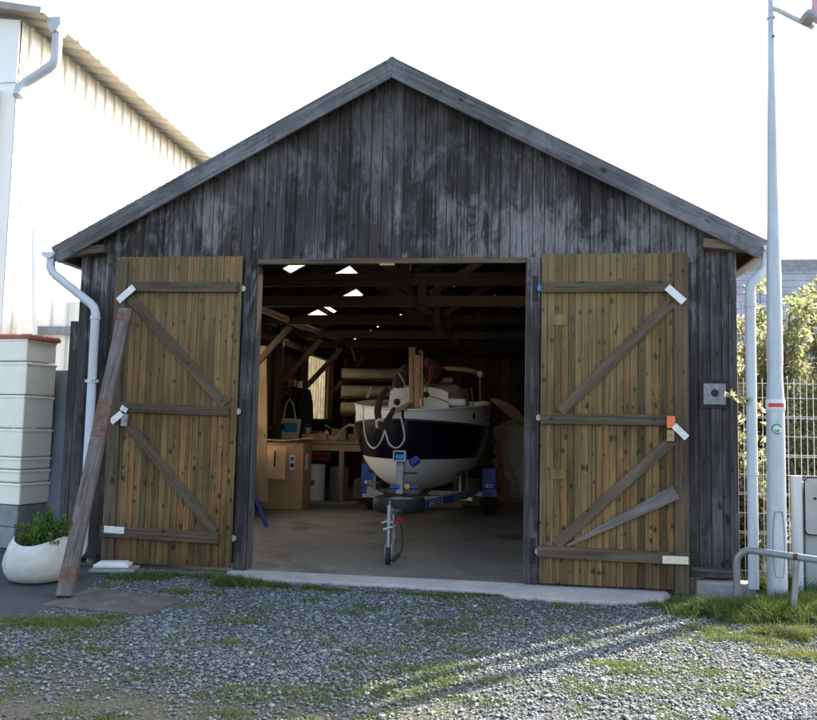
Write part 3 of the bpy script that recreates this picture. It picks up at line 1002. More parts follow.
# things on the bench
t = thing('tote_bag', (-3.32, 7.7, 1.225), 'canvas tote bag with long handles standing on the workbench', 'bag')
m = MB()
m.prism([(-3.52, 7.62, 1.225), (-3.1, 7.62, 1.225), (-3.06, 7.68, 1.66), (-3.5, 7.68, 1.68)], (0, .14, 0)); m.build('bag_body', M_CANVAS, t, bevel=.03)
m = MB(); m.tube([(-3.42, 7.68, 1.66), (-3.38, 7.68, 1.95), (-3.3, 7.68, 2.08), (-3.22, 7.68, 1.95), (-3.16, 7.68, 1.66)], .016, 8); m.build('handle', M_CANVAS, t, smooth=True)
m = MB(); m.board((-3.26, 7.63, 1.4), (-3.26, 7.65, 1.58), .3, .004, (0, -1, .1)); m.build('print', M_BLUEB, t)
t = thing('storage_tray', (-2.9, 8.35, 1.225), 'red plastic tray at the back of the workbench', 'tray')
m = MB(); m.box((-3.05, 8.25, 1.225), (-2.6, 8.5, 1.4)); m.build('tray_body', M_RED, t, bevel=.015)
m = MB(); m.box((-3.07, 8.23, 1.4), (-2.58, 8.52, 1.42)); m.build('rim', M_RED, t, bevel=.008)
t = thing('open_carton', (-2.4, 8.4, 1.225), 'small open cardboard carton with raised flaps on the workbench', 'box')
m = MB(); m.box((-2.55, 8.3, 1.225), (-2.25, 8.52, 1.48)); m.build('carton', M_CARD, t)
m = MB(); m.board((-2.55, 8.32, 1.48), (-2.7, 8.32, 1.55), .2, .008, (0.3, 0, 1)); m.board((-2.25, 8.4, 1.48), (-2.18, 8.4, 1.6), .2, .008, (1, 0, -.4)); m.build('flap', M_CARD, t)
t = thing('wooden_crate', (-1.95, 8.2, 1.225), 'small pale wooden box at the right end of the workbench', 'box')
m = MB(); m.box((-2.02, 8.0, 1.225), (-1.76, 8.3, 1.52)); m.build('crate_body', W_TAN, t, bevel=.006)
m = MB(); m.box((-2.04, 7.98, 1.52), (-1.74, 8.32, 1.545)); m.build('lid', W_TAN, t, bevel=.004)
m = MB()
m.tube([(-2.32, 7.95, 1.23), (-2.3, 7.95, 1.38), (-2.22, 7.95, 1.5), (-2.1, 7.95, 1.56), (-1.98, 7.96, 1.56)], .022, 8)
setp(m.build('hose', M_ROPE, smooth=True), 'white hose arching up from the workbench beside the small wooden box', 'hose')
# crumpled plastic sheet and board on the bench
m = MB()
gx, gy = 12, 7
for i in range(gx):
    for j in range(gy):
        def P(i, j):
            random.seed(i*31+j*7+5)
            return (-2.95+.75*i/gx+U(-.01, .01), 7.75+.5*j/gy, 1.24+U(.01, .1)*(1 if 0 < i < gx else .2)+.08*math.exp(-((i-3)/3)**2))
        m.face([P(i, j), P(i+1, j), P(i+1, j+1), P(i, j+1)])
random.seed(99)
setp(m.build('plastic_sheet', M_ROLL), 'crumpled pale plastic sheet lying on the middle of the workbench', 'sheet')
m = MB(); m.rbox((-2.75, 7.72, 1.3), (.5, .3, .13), .1)
setp(m.build('flat_carton', M_CARDD, bevel=.006), 'flat brown carton lying on the workbench edge above the tall box', 'box')
m = MB(); m.rbox((-2.2, 7.85, 1.24), (.28, .05, .03), .2); m.rbox((-2.08, 7.87, 1.245), (.06, .09, .045), .2)
setp(m.build('hand_plane', M_IRON), 'small dark hand tool lying on the right half of the workbench', 'tool')
m = MB(); m.prism([(-3.38, 8.4, 1.2), (-2.98, 8.4, 1.2), (-3.05, 8.45, 2.0), (-3.12, 8.5, 2.3), (-3.34, 8.5, 2.3)], (0, .2, 0))
setp(m.build('work_coat', M_BLACK, bevel=.05), 'dark work coat hanging on the left wall above the workbench', 'coat')

m = MB()
for k in range(5): m.rbox((-2.42+.01*k, 7.9, 1.232+.012*k), (.3, .21, .01), .2+.08*k)
setp(m.build('paper_stack', M_LABEL), 'loose stack of white papers on the middle of the workbench', 'papers')
t = thing('glue_bottle', (-2.62, 8.15, 1.225), 'small white bottle with a red cap standing on the workbench', 'bottle')
m = MB(); m.lathe([(0, 0), (.05, 0), (.052, .02), (.052, .16), (.02, .2), (.018, .22)], (-2.62, 8.15, 1.225), seg=18); m.build('bottle_body', M_BUCKET, t, smooth=True)
m = MB(); m.lathe([(.022, .215), (.02, .26), (0, .262)], (-2.62, 8.15, 1.225), seg=14); m.build('cap', M_RED, t)
t = thing('paint_tin', (-3.0, 8.05, 1.225), 'short grey paint tin standing behind the plastic sheet on the workbench', 'tin')
m = MB(); m.lathe([(0, 0), (.085, 0), (.085, .19), (.08, .195), (.078, .185), (0, .184)], (-3.0, 8.05, 1.3), seg=22); m.build('tin_body', M_STEEL, t, smooth=True)
m = MB(); m.tube([(-3.08, 8.05, 1.47), (-3.05, 8.02, 1.56), (-2.95, 8.02, 1.56), (-2.92, 8.05, 1.47)], .004, 5); m.build('handle', M_STEEL, t)
m = MB(); m.rbox((-2.12, 8.45, 1.3), (.22, .2, .15), .3); m.rbox((-2.12, 8.45, 1.378), (.2, .03, .004), .3)
setp(m.build('small_carton', M_CARD, bevel=.004), 'small closed carton at the back right of the workbench', 'box')
m = MB(); m.board((-2.3, 7.72, 1.236), (-1.8, 7.9, 1.24), .06, .02, (0, 0, 1)); m.board((-2.25, 7.8, 1.237), (-1.82, 7.75, 1.24), .04, .018, (0, 0, 1))
setp(m.build('wood_offcut', W_TAN), 'pair of wood offcuts lying at the front right edge of the workbench', 'offcut')
t = thing('wall_shelf', (-3.4, 7.4, 2.35), 'narrow wooden shelf with tins on the left wall above the workbench', 'shelf')
m = MB(); m.board((-3.3, 7.3, 2.3), (-3.3, 8.9, 2.3), .22, .03, (0, 0, 1)); m.build('shelf_board', W_IN, t)
for yy in (7.5, 8.7):
    m = MB(); m.board((-3.44, yy, 2.1), (-3.22, yy, 2.28), .03, .03, (0, 1, 0)); m.build('bracket', W_IN, t)
for k, (yy, mt, lb) in enumerate(((7.6, M_RED, 'red tin at the near end of the wall shelf'), (8.0, M_STEEL, 'grey tin in the middle of the wall shelf'), (8.4, M_CREAM, 'cream tin at the far end of the wall shelf'))):
    m = MB(); m.lathe([(0, 0), (.06, 0), (.06, .15), (.055, .155), (0, .15)], (-3.3, yy, 2.317), seg=18); setp(m.build('small_tin', mt, smooth=True), lb, 'tin', 'tins on the wall shelf')
# paint pails under the bench
def pail(x, y, r, h, lab, mat, tag=True, lid=False):
    t = thing('paint_pail', (x, y, 0), lab, 'pail', 'pails under the workbench')
    m = MB(); m.lathe([(0, .0), (r*.96, .0), (r, .02), (r, h-.03), (r+.008, h-.025), (r+.008, h), (r-.01, h), (r-.012, h-.01), (0, h-.012)], (x, y, .008), seg=28); m.build('pail_body', mat, t, smooth=True)
    if tag:
        d = Vector((CAM.x-x, CAM.y-y, 0)).normalized()
        s = Vector((0, 0, 1)).cross(d)
        m = MB(); c = Vector((x, y, .4))+d*(r+.001)+s*(-.03)
        m.board(c-Vector((0, 0, .05)), c+Vector((0, 0, .05)), .1, .006, d); m.build('tag', M_RED, t)
    return t
pail(-2.75, 7.7, .235, .74, 'white paint pail with a red square label, middle of the three under the bench', M_BUCKET)
pail(-3.1, 7.95, .2, .74, 'white paint pail partly hidden behind the tall cardboard box', M_BUCKET)
pail(-2.34, 8.2, .2, .68, 'grey pail without a label beside the bench leg', plain('grey_pail', (.3, .31, .32), .4), False)
m = MB(); m.rbox((-1.85, 8.7, .2), (.55, .45, .36), .2); m.board((-2.05, 8.45, .38), (-1.6, 8.5, .5), .3, .012, (0, -.3, 1))
setp(m.build('open_carton', M_CARD), 'brown carton on the floor under the right end of the workbench', 'box')
m = MB(); m.rbox((-1.65, 8.25, .14), (.4, .3, .25), .1); m.rbox((-1.72, 8.2, .32), (.26, .2, .12), .2)
setp(m.build('toolbox', M_BLACK, bevel=.02), 'black toolbox on the floor in front of the brown carton', 'toolbox')
m = MB(); m.rbox((-2.85, 8.5, .88), (.5, .35, .16), .1)
m.tube([(-3.1, 8.3, .8), (-2.9, 8.25, .9), (-2.6, 8.3, .82)], .06, 8)
setp(m.build('cloth_bundle', M_RED), 'dark red bundle on top of the pails in the shade under the workbench', 'bundle')
# timber offcut on the floor before the bench
m = MB(); m.board((-2.9, 7.2, .03), (-1.9, 7.3, .03), .1, .05, (0, 0, 1)); m.board((-2.7, 7.35, .03), (-1.75, 7.45, .03), .08, .05, (0, 0, 1))
setp(m.build('timber_batten', W_TAN), 'pair of pale battens lying on the floor before the workbench', 'batten')

# roll rack on back wall
t = thing('roll_rack', (-2.2, 11.6, 0), 'dark timber rack holding three pale rolls at the back wall', 'rack')
for xx in (-3.05, -1.5):
    m = MB(); m.board((xx, 11.75, .0), (xx, 11.75, 3.25), .08, .08, (0, -1, 0)); m.build('upright', W_IN, t)
for z in (1.82, 2.24, 2.68):
    m = MB(); m.board((-3.1, 11.5, z), (-1.45, 11.5, z), .4, .05, (0, 0, 1)); m.build('shelf', W_IN, t)
for i, z in enumerate((1.985, 2.405, 2.845)):
    m = MB(); m.lathe([(0, -.78), (.08, -.78), (.138, -.78), (.14, -.76), (.14, .76), (.138, .78), (0, .78)], (-2.27, 11.42, z), (1, 0, .0), 24)
    setp(m.build('sheet_roll', M_ROLL, smooth=True), ['lowest of the three pale rolls stacked at the back wall', 'middle pale roll on the back wall rack', 'topmost pale roll on the back wall rack'][i], 'roll', 'rolls on the back wall rack')

# tan curved panel and covered heap at the right rear
m = MB()
pts = [wp(488, 398, 8.6), wp(497, 399, 8.6), wp(508, 403, 8.6), wp(518, 410, 8.6), wp(526, 420, 8.6), wp(528, 425, 8.6), wp(515, 421, 8.6), wp(505, 413, 8.6)]
m.prism(pts, (0, .03, 0), .3)
setp(m.build('curved_panel', W_PLY), 'curved tan plywood panel standing behind the stern of the boat', 'panel')
t = thing('covered_heap', (1.4, 9.3, 0), 'heap of goods under a wrinkled clear plastic cover right of the boat', 'heap')
m = MB(); m.rbox((1.6, 9.6, .5), (1.3, .9, .98), .1); m.rbox((1.5, 9.6, 1.25), (.9, .6, .5), -.1); m.build('boxes', M_CARDD, t)
m = MB()
gx, gy = 16, 14
def HP(i, j):
    u, v = i/gx, j/gy
    random.seed(i*101+j*13)
    x = .85+1.5*u; y = 8.9+.25*math.sin(9*u)-.05*math.sin(5*v)
    z = 1.74-.05*(1-u)*3*(1-u)+.1*math.sin(6*u)
    return (x+.06*U(-1, 1), y+.3*v*0-.25*(1-v)*0+.09*math.sin(14*u+3*v)+U(-.03, .03)+(0 if v < .95 else .5), .12+(z-.12)*v+U(-.02, .02))
for i in range(gx):
    for j in range(gy):
        m.face([HP(i, j), HP(i+1, j), HP(i+1, j+1), HP(i, j+1)])
random.seed(123)
m.build('plastic_cover', M_POLY, t)
m = MB(); m.tube([wp(498, 494, 7.6), wp(499, 440, 7.7)], .035, 8)
setp(m.build('orange_pole', plain('orange_brown_pole', (.42, .14, .03), .5), smooth=True), 'orange pole standing upright beside the right trailer wheel', 'pole')

# ------------------------------------------------------------------ boat
BY0, BL, BX = 2.95, 5.35, -.255
boat = thing('sailing_boat', (BX, BY0+2.6, 0), 'small sailing boat with navy topsides, white bulwark and lowered mast on a trailer', 'boat')
def b_half(t):
    f = 1-(1-min(t/.52, 1))**2.3
    b = 1.13*f**.68
    if t > .52: b *= 1-.24*((t-.52)/.48)**1.8
    return b
def z_sheer(t): return 1.80+.42*t-.12*t*t
def z_keel(t): return .56+.44*math.exp(-t/.07)+.12*t*t
def n_exp(t): return 1.6+1.1*min(1, t/.4)
def hull_pt(t, z, s):
    zk, zs = z_keel(t), z_sheer(t)
    f = min(1, max(0, (z-zk)/(zs-zk)))
    n = n_exp(t)
    h = b_half(t)*(1-(1-f)**n)**(1/n)
    h *= 1+.0*f
    return Vector((BX+s*h, BY0+t*BL+.10*(1-f)*math.exp(-t/.15), z))
def zb1(t): return max(z_keel(t), 1.1-.03*t)
def zb2(t): return z_sheer(t)-.13-.28*min(1, t/.45)
TS = [0, .004, .012, .025, .045, .07, .1, .14, .18, .23, .29, .36, .44, .52, .6, .7, .8, .9, 1.0]
def hull_strip(za, zb, rows, name, mat, parent, off=0):
    m = MB()
    for s in (-1, 1):
        grid = []
        for t in TS:
            a, b = za(t), zb(t)
            grid.append([hull_pt(t, a+(b-a)*k/rows, s) for k in range(rows+1)])
        for i in range(len(TS)-1):
            for k in range(rows):
                q = [grid[i][k], grid[i+1][k], grid[i+1][k+1], grid[i][k+1]]
                m.face(q if s > 0 else q[::-1], [(TS[i]*BL, k), (TS[i+1]*BL, k), (TS[i+1]*BL, k+1), (TS[i]*BL, k+1)])
    # transom
    a, b = za(1), zb(1)
    for k in range(rows):
        m.face([hull_pt(1, a+(b-a)*k/rows, 1), hull_pt(1, a+(b-a)*k/rows, -1), hull_pt(1, a+(b-a)*(k+1)/rows, -1), hull_pt(1, a+(b-a)*(k+1)/rows, 1)][::-1])
    o = m.build(name, mat, parent)
    me = o.data
    import bmesh
    bm = bmesh.new(); bm.from_mesh(me); bmesh.ops.remove_doubles(bm, verts=bm.verts, dist=.0005); bmesh.ops.recalc_face_normals(bm, faces=bm.faces); bm.to_mesh(me); bm.free()
    me.polygons.foreach_set('use_smooth', [True]*len(me.polygons))
    me.set_sharp_from_angle(angle=R(50))
    return o
hull_strip(z_keel, zb1, 10, 'hull_bottom', M_ANTIF, boat)
hull_strip(zb1, zb2, 6, 'topsides', M_NAVY, boat)
bul = hull_strip(zb2, z_sheer, 4, 'bulwark', M_BOATW, boat)
# rubbing strake and capping rail
for s in (-1, 1):
    m = MB(); m.tube([hull_pt(t, zb2(t), s)+Vector((s*.008, 0, 0)) for t in TS], .016, 8); m.build('rubbing_strake', W_IN, boat, smooth=True)
    m = MB(); m.tube([hull_pt(t, z_sheer(t), s)+Vector((0, 0, .004)) for t in TS], .018, 8); m.build('capping_rail', M_BOATW, boat, smooth=True)
m = MB(); m.tube([hull_pt(0, 1.06+.75*k/6, 1)+Vector((0, -.005, 0)) for k in range(7)], .02, 8); m.build('stem', M_NAVY, boat, smooth=True)
# deck
m = MB()
for i in range(len(TS)-1):
    ts = (TS[i], TS[i+1])
    row = []
    for t in ts:
        b = b_half(t)*.985; z = z_sheer(t)-.1
        row.append([Vector((BX+b*k/4, BY0+t*BL, z+.05*(1-(k/4)**2)*min(1, t*5))) for k in range(-4, 5)])
    for k in range(8):
        m.face([row[0][k], row[0][k+1], row[1][k+1], row[1][k]])
m.build('deck', M_BOATW, boat, smooth=True)
# portholes and cleats
def on_hull(name, t, z, s, r, mat, par):
    p = hull_pt(t, z, s); e = .01
    n = (hull_pt(t+e, z, s)-p).cross(hull_pt(t, z+.02, s)-p).normalized()
    if n.x*s < 0: n = -n
    m = MB(); m.lathe([(r, -.01), (r, .012), (r*.8, .012), (r*.78, .006), (0, .006)], p, n, 18); return m.build(name, mat, par)
for s, t in ((1, .24), (1, .40), (1, .47), (-1, .28)):
    on_hull('porthole', t, (zb2(t)+z_sheer(t))/2-.0, s, .045, M_GLASS, boat)
# cabin
cab = MB()
ys = (4.35, 4.42, 6.9)
sec = []
for (y, hw, z0, z1) in ((4.3, .50, 1.8, 1.82), (4.42, .5, 1.8, 2.17), (5.4, .62, 1.85, 2.26), (6.9, .66, 1.9, 2.32)):
    sec.append([Vector((BX+.04+a*hw*(1 if zz == 0 else .93), y, z0 if zz == 0 else z1+zc)) for a, zz, zc in ((-1, 0, 0), (-1, 1, -.04), (-.75, 1, 0), (-.3, 1, .035), (.3, 1, .035), (.75, 1, 0), (1, 1, -.04), (1, 0, 0))])
for i in range(len(sec)-1):
    for k in range(7):
        cab.face([sec[i][k], sec[i][k+1], sec[i+1][k+1], sec[i+1][k]])
cab.face(sec[0]); cab.face(sec[-1][::-1])
cb = cab.build('cabin', M_BOATW, boat, bevel=.02)
m = MB()
A = sec[1]
m.tube([p+Vector((0, -.01, .02)) for p in sec[2][1:7]], .035, 8); m.build('roof_trim', W_TAN, cb, smooth=True)
m = MB(); m.rbox((BX+.1, 5.6, 2.36), (.85, .9, .09), 0); m.build('hatch', W_TAN, cb, bevel=.03)
m = MB(); m.rbox((BX+.62, 4.6, 1.97), (.3, .45, .12), .2); m.build('deck_locker', M_BOATW, boat, bevel=.05)
# fore samson post, bowsprit end and roller
m = MB(); m.board((BX+.02, 2.86, 1.83), (BX+.02, 3.6, 1.9), .09, .07, (0, 0, 1)); m.build('bowsprit', W_TAN, boat, bevel=.01)
m = MB(); m.lathe([(0, -.05), (.035, -.04), (.05, 0), (.035, .04), (0, .05)], wp(397, 402, 2.85), (0, 0, 1), 16); m.build('bow_roller', M_BLACK, boat, smooth=True)
m = MB(); m.board(wp(391, 411, 2.88), wp(402, 408, 2.88), .06, .06, (0, -1, 0)); m.build('fairlead', W_TAN, boat, bevel=.006)
# mast stump
mst = MB(); a = wp(411.5, 410, 3.75); b = wp(411.5, 352, 3.75); mst.board(a, b, .06, .08, (0, -1, 0), .7); mast = mst.build('mast', W_TAN, boat, bevel=.004)
m = MB(); a = wp(417.5, 410, 3.75); b = wp(417.5, 355, 3.75); m.board(a, b, .105, .09, (0, -1, 0), .5); m.build('tabernacle', W_VARN, mast, bevel=.004)
m = MB(); a = wp(422.3, 407, 3.74); b = wp(422.3, 352, 3.74); m.board(a, b, .03, .1, (0, -1, 0), .6); m.build('tabernacle_cheek', W_TAN, mast, bevel=.004)
m = MB(); c = wp(412.5, 351, 3.72); m.rbox(c, (.1, .12, .11)); m.build('mast_cap', W_TAN, mast, bevel=.008)
m = MB(); c = wp(420.5, 352, 3.74); m.rbox(c, (.05, .12, .05)); m.build('mast_cap', W_TAN, mast, bevel=.008)
m = MB(); c = wp(420.7, 403, 3.69); m.rbox(c, (.02, .02, .12)); m.tube([wp(417, 369, 3.695), wp(417, 369, 3.68)], .01, 8); m.tube([wp(418.6, 372, 3.695), wp(418.6, 372, 3.68)], .01, 8); m.build('cleat', M_STEEL, mast)
# boom gallows
m = MB(); P = [wp(x, y, 6.4) for x, y in ((425, 372), (438, 369.5), (450, 368.6), (462, 369.2), (472, 371), (480, 373.5))]
for k in range(len(P)-1): m.board(P[k], P[k+1], .07, .1, (0, -1, 0), .5)
gal = m.build('boom_gallows', W_TAN, boat)
m = MB(); m.rbox(wp(480, 374, 6.4), (.09, .13, .1)); m.build('gallows_cap', M_BOATW, gal, bevel=.02)
m = MB(); m.tube([wp(480, 376, 6.4), wp(480.3, 402, 6.4)], .02, 8); m.build('gallows_post', W_TAN, gal)
m = MB(); m.tube([wp(471.5, 388, 5.6), wp(473, 402, 5.6), wp(474, 424, 5.3)], .012, 6); m.build('stanchion', M_STEEL, boat)
m = MB(); m.tube([wp(368.5, 388, 4.6), wp(366.5, 398, 4.55)], .012, 6); m.tube([wp(371, 386, 4.6), wp(368, 398, 4.6)], .008, 6); m.build('stanchion', M_STEEL, boat)
# sails, rigging
m = MB()
P = [wp(x, y, Y) for x, y, Y in ((387.5, 389, 3.3), (383, 394, 3.1), (379, 402, 2.95), (377.5, 411, 2.88), (378.5, 420, 2.86), (381, 426, 2.86), (385.5, 423, 2.86), (390.5, 415, 2.86), (395, 408, 2.88))]
m.tube(P, [.038, .044, .05, .052, .048, .042, .042, .04, .034], 12)
sail = m.build('furled_jib', M_MAROON, boat, smooth=True)
m = MB(); m.tube([wp(376, 422, 2.8), wp(379.5, 419.5, 2.79), (wp(383.5, 421, 2.8))], .022, 8); m.tube([wp(377, 428, 2.8), wp(376.5, 422, 2.8)], .018, 8); m.build('sail_tie', M_ROPE, sail, smooth=True)
m = MB()
def blob(m, pts, Y, th):
    P = [wp(x, y, Y) for x, y in pts]
    m.prism(P, (0, th, 0), .5)
blob(m, ((391, 388), (393, 376), (398, 369), (406, 362), (410, 372), (408, 384)), 4.4, .35)
s1 = m.build('sail_cover', M_MAROON, boat, bevel=.06)
m = MB()
blob(m, ((424, 382), (424, 357), (429, 357), (440, 365), (443, 371), (437, 381)), 4.6, 1.4)
m.build('furled_mainsail', M_MAROON, boat, bevel=.08)
M_REDROPE = plain('red_rigging_line', (.3, .03, .02), .8)
for a, b in (((409, 357), (409.5, 386)), ((431, 366), (426, 394)), ((434, 366), (430, 382))):
    m = MB(); m.tube([wp(a[0], a[1], 4.2), wp(b[0], b[1], 4.2)], .01, 6); m.build('halyard', M_REDROPE, boat)
m = MB(); m.tube([wp(427, 395, 4.2), wp(437, 398, 4.2), wp(448, 402, 4.3)], .007, 6)
m.build('jib_sheet', M_REDROPE, boat)
m = MB(); m.tube([wp(398, 372, 4.0), wp(404, 382, 4.0), wp(407, 396, 4.0)], .008, 6); m.tube([wp(380, 402, 4.1), wp(396, 400, 4.1), wp(407, 397, 4.1)], .006, 6); m.build('stay_wire', M_ROPE, boat)
m = MB(); m.lathe([(0, -.03), (.05, -.02), (.05, .02), (0, .03)], wp(426, 394.5, 4.1), (0, -1, 0), 12); m.build('block', M_BLACK, boat)
# mooring rope hanging in two loops from the bow
def spline(P, n=6):
    out = []
    P = [P[0]]+P+[P[-1]]
    for i in range(1, len(P)-2):
        a, b, c, d = P[i-1], P[i], P[i+1], P[i+2]
        for k in range(n):
            t = k/n
            out.append(.5*((2*b)+(c-a)*t+(2*a-5*b+4*c-d)*t*t+(3*b-a-3*c+d)*t**3))
    out.append(P[-2])
    return out
m = MB()
def hy(x, y):                                   # a little in front of the hull
    return wp(x, y, 2.82+.0*x) if x > 384 else wp(x, y, 2.82+(384-x)*.035)
P = [hy(*q) for q in ((400, 414), (402.5, 424), (404.5, 436), (402, 444), (396, 448), (389.5, 444), (386.5, 436), (385, 431))]
m.tube(spline(P), .0125, 8)
P = [hy(*q) for q in ((385, 430), (381.5, 440), (376, 447.5), (371, 447), (366.5, 440), (364.2, 428), (363.3, 414), (363.8, 405))]
m.tube(spline(P), .0125, 8)
m.build('mooring_rope', M_ROPE, boat, smooth=True)

# ------------------------------------------------------------------ trailer
TX = -.1
tr = thing('boat_trailer', (TX, 4, 0), 'galvanised boat trailer with winch post, spare wheel and blue mudguards', 'trailer')
def tpart(name, mat, fn, bevel=.004, smooth=False, parent=tr):
    m = MB(); fn(m); return m.build(name, mat, parent, bevel=0 if smooth else bevel, smooth=smooth)
tpart('drawbar', M_STEEL, lambda m: (m.board((TX+.02, .95, .52), (TX, 2.9, .47), .09, .09, (0, 0, 1)), m.board((TX, 2.9, .465), (BX, 7.0, .465), .085, .085, (0, 0, 1))))
AX = 6.6
WXR, WXL = .86, -1.33
for sgn, xo in ((1, WXR-.22), (-1, WXL+.22)):
    b = tpart('chassis_beam', M_STEEL, lambda m: (m.board((TX+sgn*.05, 2.2, .5), (xo, 5.0, .5), .12, .05, (0, -1, 0)), m.board((xo, 5.0, .5), (xo, 7.6, .5), .12, .05, (1, 0, 0))))
    if sgn > 0:
        a = wp(438, 503, 3.0)
        d0 = Vector((TX+.05, 2.2, .5)); d1 = Vector((xo, 5.0, .5)); dd = (d1-d0).normalized()
        nn = Vector((dd.y, -dd.x, 0))
        c0 = d0.lerp(d1, .22)+nn*.032; c1 = d0.lerp(d1, .62)+nn*.032
        tpart('maker_label', M_BLUEPL, lambda m: m.board(c0, c1, .1, .006, nn), 0, parent=b)
        c2 = d0.lerp(d1, .26)+nn*.037; c3 = d0.lerp(d1, .44)+nn*.037
        def lbl(m):
            up_ = Vector((0, 0, 1))
            for k in (-1, 1): m.board(c2+up_*.035*k, c3+up_*.035*k, .008, .004, nn)
            m.board(c2-up_*.035, c2+up_*.035, .008, .004, dd.cross(Vector((0, 0, 1)))); m.board(c3-up_*.035, c3+up_*.035, .008, .004, nn)
            m.board(c2.lerp(c3, .12), c2.lerp(c3, .3), .03, .004, nn); m.board(c2.lerp(c3, .42), c2.lerp(c3, .85), .012, .004, nn)
        tpart('label_marks', M_LABEL, lbl, 0, parent=b)
tpart('axle', M_STEEL, lambda m: m.board((WXL, AX, .36), (WXR, AX, .36), .08, .08, (0, -1, 0)))
for xw, s in ((WXR, 1), (WXL, -1)):
    ty = tpart('wheel', M_BLACK, lambda m: m.lathe([(.2, -.09), (.3, -.095), (.345, -.08), (.36, -.04), (.36, .04), (.345, .08), (.3, .095), (.2, .09)], (xw, AX, .365), (1, 0, 0), 36), smooth=True)
    tpart('rim', M_STEEL, lambda m: m.lathe([(.2, -.07), (.17, -.05), (.06, -.03), (0, -.03), (0, .03), (.06, .03), (.17, .05), (.2, .07)], (xw, AX, .365), (1, 0, 0), 28), smooth=True, parent=ty)
    def guard(m):
        K = 12; rad = .43
        P = [(AX-math.cos(math.pi*(k/K)*.92-.12)*rad, .4+math.sin(math.pi*(k/K)*.92-.12)*rad) for k in range(K+1)]
        for k in range(K):
            (y0, z0), (y1, z1) = P[k], P[k+1]
            m.face([(xw-.13, y0, z0), (xw+.13, y0, z0), (xw+.13, y1, z1), (xw-.13, y1, z1)])
        for e in (-.13, .13):
            m.face([(xw+e, a, b) for a, b in P])
    g = tpart('mudguard', M_BLUEPL, guard, 0)
    md = g.modifiers.new('thick', 'SOLIDIFY'); md.thickness = .006
    tpart('light_board', M_BLUEPL, lambda m: m.box((xw-.13, AX-.47, .48), (xw+.13, AX-.43, .86)), .02)
    rf = tpart('reflector', M_LABEL, lambda m: m.box((xw-.06, AX-.482, .51), (xw+.06, AX-.472, .57)), 0)
    tpart('reflector_lens', M_RED, lambda m: m.box((xw-.015, AX-.488, .52), (xw+.05, AX-.483, .56)), 0, parent=rf)
# bunks
for sgn, xo in ((1, .45), (-1, -.95)):
    for yy in (4.7, 6.4):
        tpart('bunk_post', M_DULLGALV, lambda m: m.board((xo, yy, .45), (xo, yy, .86), .045, .045, (0, -1, 0)))
    tpart('bunk', M_BLACK, lambda m: m.board((xo, 4.4, .84), (xo, 6.8, .86), .12, .05, (0, 0, 1)))
    tpart('cross_arm', M_STEEL, lambda m: m.board((BX, 4.7, .43), (xo+sgn*.2, 4.7, .43), .06, .05, (0, -1, 0)))
# winch post
wpx = wp(400, 470, 2.3).x
wpost = tpart('winch_post', M_DULLGALV, lambda m: (m.board((wpx, 2.3, .5), (wpx, 2.32, 1.16), .095, .09, (0, -1, 0)), m.board((wpx+.02, 2.35, .5), (wpx+.05, 2.36, 1.1), .05, .05, (0, -1, 0))))
def winch(m):
    c = wp(400, 456, 2.24)
    for a, b in (((-.075, -.06), (.075, -.06)), ((-.075, .065), (.075, .065)), ((-.075, -.06), (-.075, .065)), ((.075, -.06), (.075, .065))):
        m.board(c+Vector((a[0], 0, a[1])), c+Vector((b[0], 0, b[1])), .018, .14, (0, -1, 0))
    m.tube([c+Vector((-.06, .0, 0)), c+Vector((.06, 0, 0))], .035, 12)
wn = tpart('winch', M_STEEL, winch, .002, parent=wpost)
tpart('strap_drum', M_BLUEB, lambda m: (m.tube([wp(400, 457, 2.24)+Vector((-.055, -.01, 0)), wp(400, 457, 2.24)+Vector((.055, -.01, 0))], .045, 14)), smooth=True, parent=wn)
tpart('bow_snubber', M_BLUEPL, lambda m: (m.tube([wp(411, 464, 2.5), wp(418, 459, 2.55)], .06, 14)), smooth=True, parent=wpost)
tpart('crank_handle', M_IRON, lambda m: m.tube([wp(404, 473, 2.2), wp(417, 473, 2.2)], .012, 8), parent=wpost)
for q0, q1 in ((390, 399), (408, 418)): tpart('keel_roller', M_BLUEPL, lambda m: m.tube([wp(q0, 487, 2.25), wp(q1, 487, 2.25)], .03, 12), smooth=True, parent=wpost)
tpart('warning_disc', M_YELLOW, lambda m: m.lathe([(.038, -.01), (.038, .01), (.014, .012), (0, .012)], wp(407, 486.5, 2.2), (0, -1, 0), 16), parent=wpost)
# spare wheel lying on the drawbar
c = Vector((TX-.03, 1.95, .585))
sp = tpart('spare_wheel', M_BLACK, lambda m: m.lathe([(.19, -.075), (.26, -.09), (.31, -.085), (.335, -.05), (.34, 0), (.335, .05), (.31, .085), (.26, .09), (.19, .07)], c, (0, -.05, 1), 40), smooth=True)
tpart('rim', M_DULLGALV, lambda m: m.lathe([(.2, .06), (.17, .03), (.06, .05), (0, .055)], c, (0, -.05, 1), 30), smooth=True, parent=sp)
tpart('tail_lamp', M_RED, lambda m: m.lathe([(0, -.02), (.045, -.015), (.05, .0), (.04, .03), (0, .035)], wp(399, 521, 1.3), (0, -1, 0), 18), smooth=True)
tpart('coupling', M_STEEL, lambda m: (m.board((TX+.04, .86, .53), (TX+.03, 1.25, .53), .08, .09, (0, 0, 1)), m.tube([(TX+.04, .84, .56), (TX+.045, 1.0, .6)], .03, 10)))
jx = wp(388, 560, .8).x
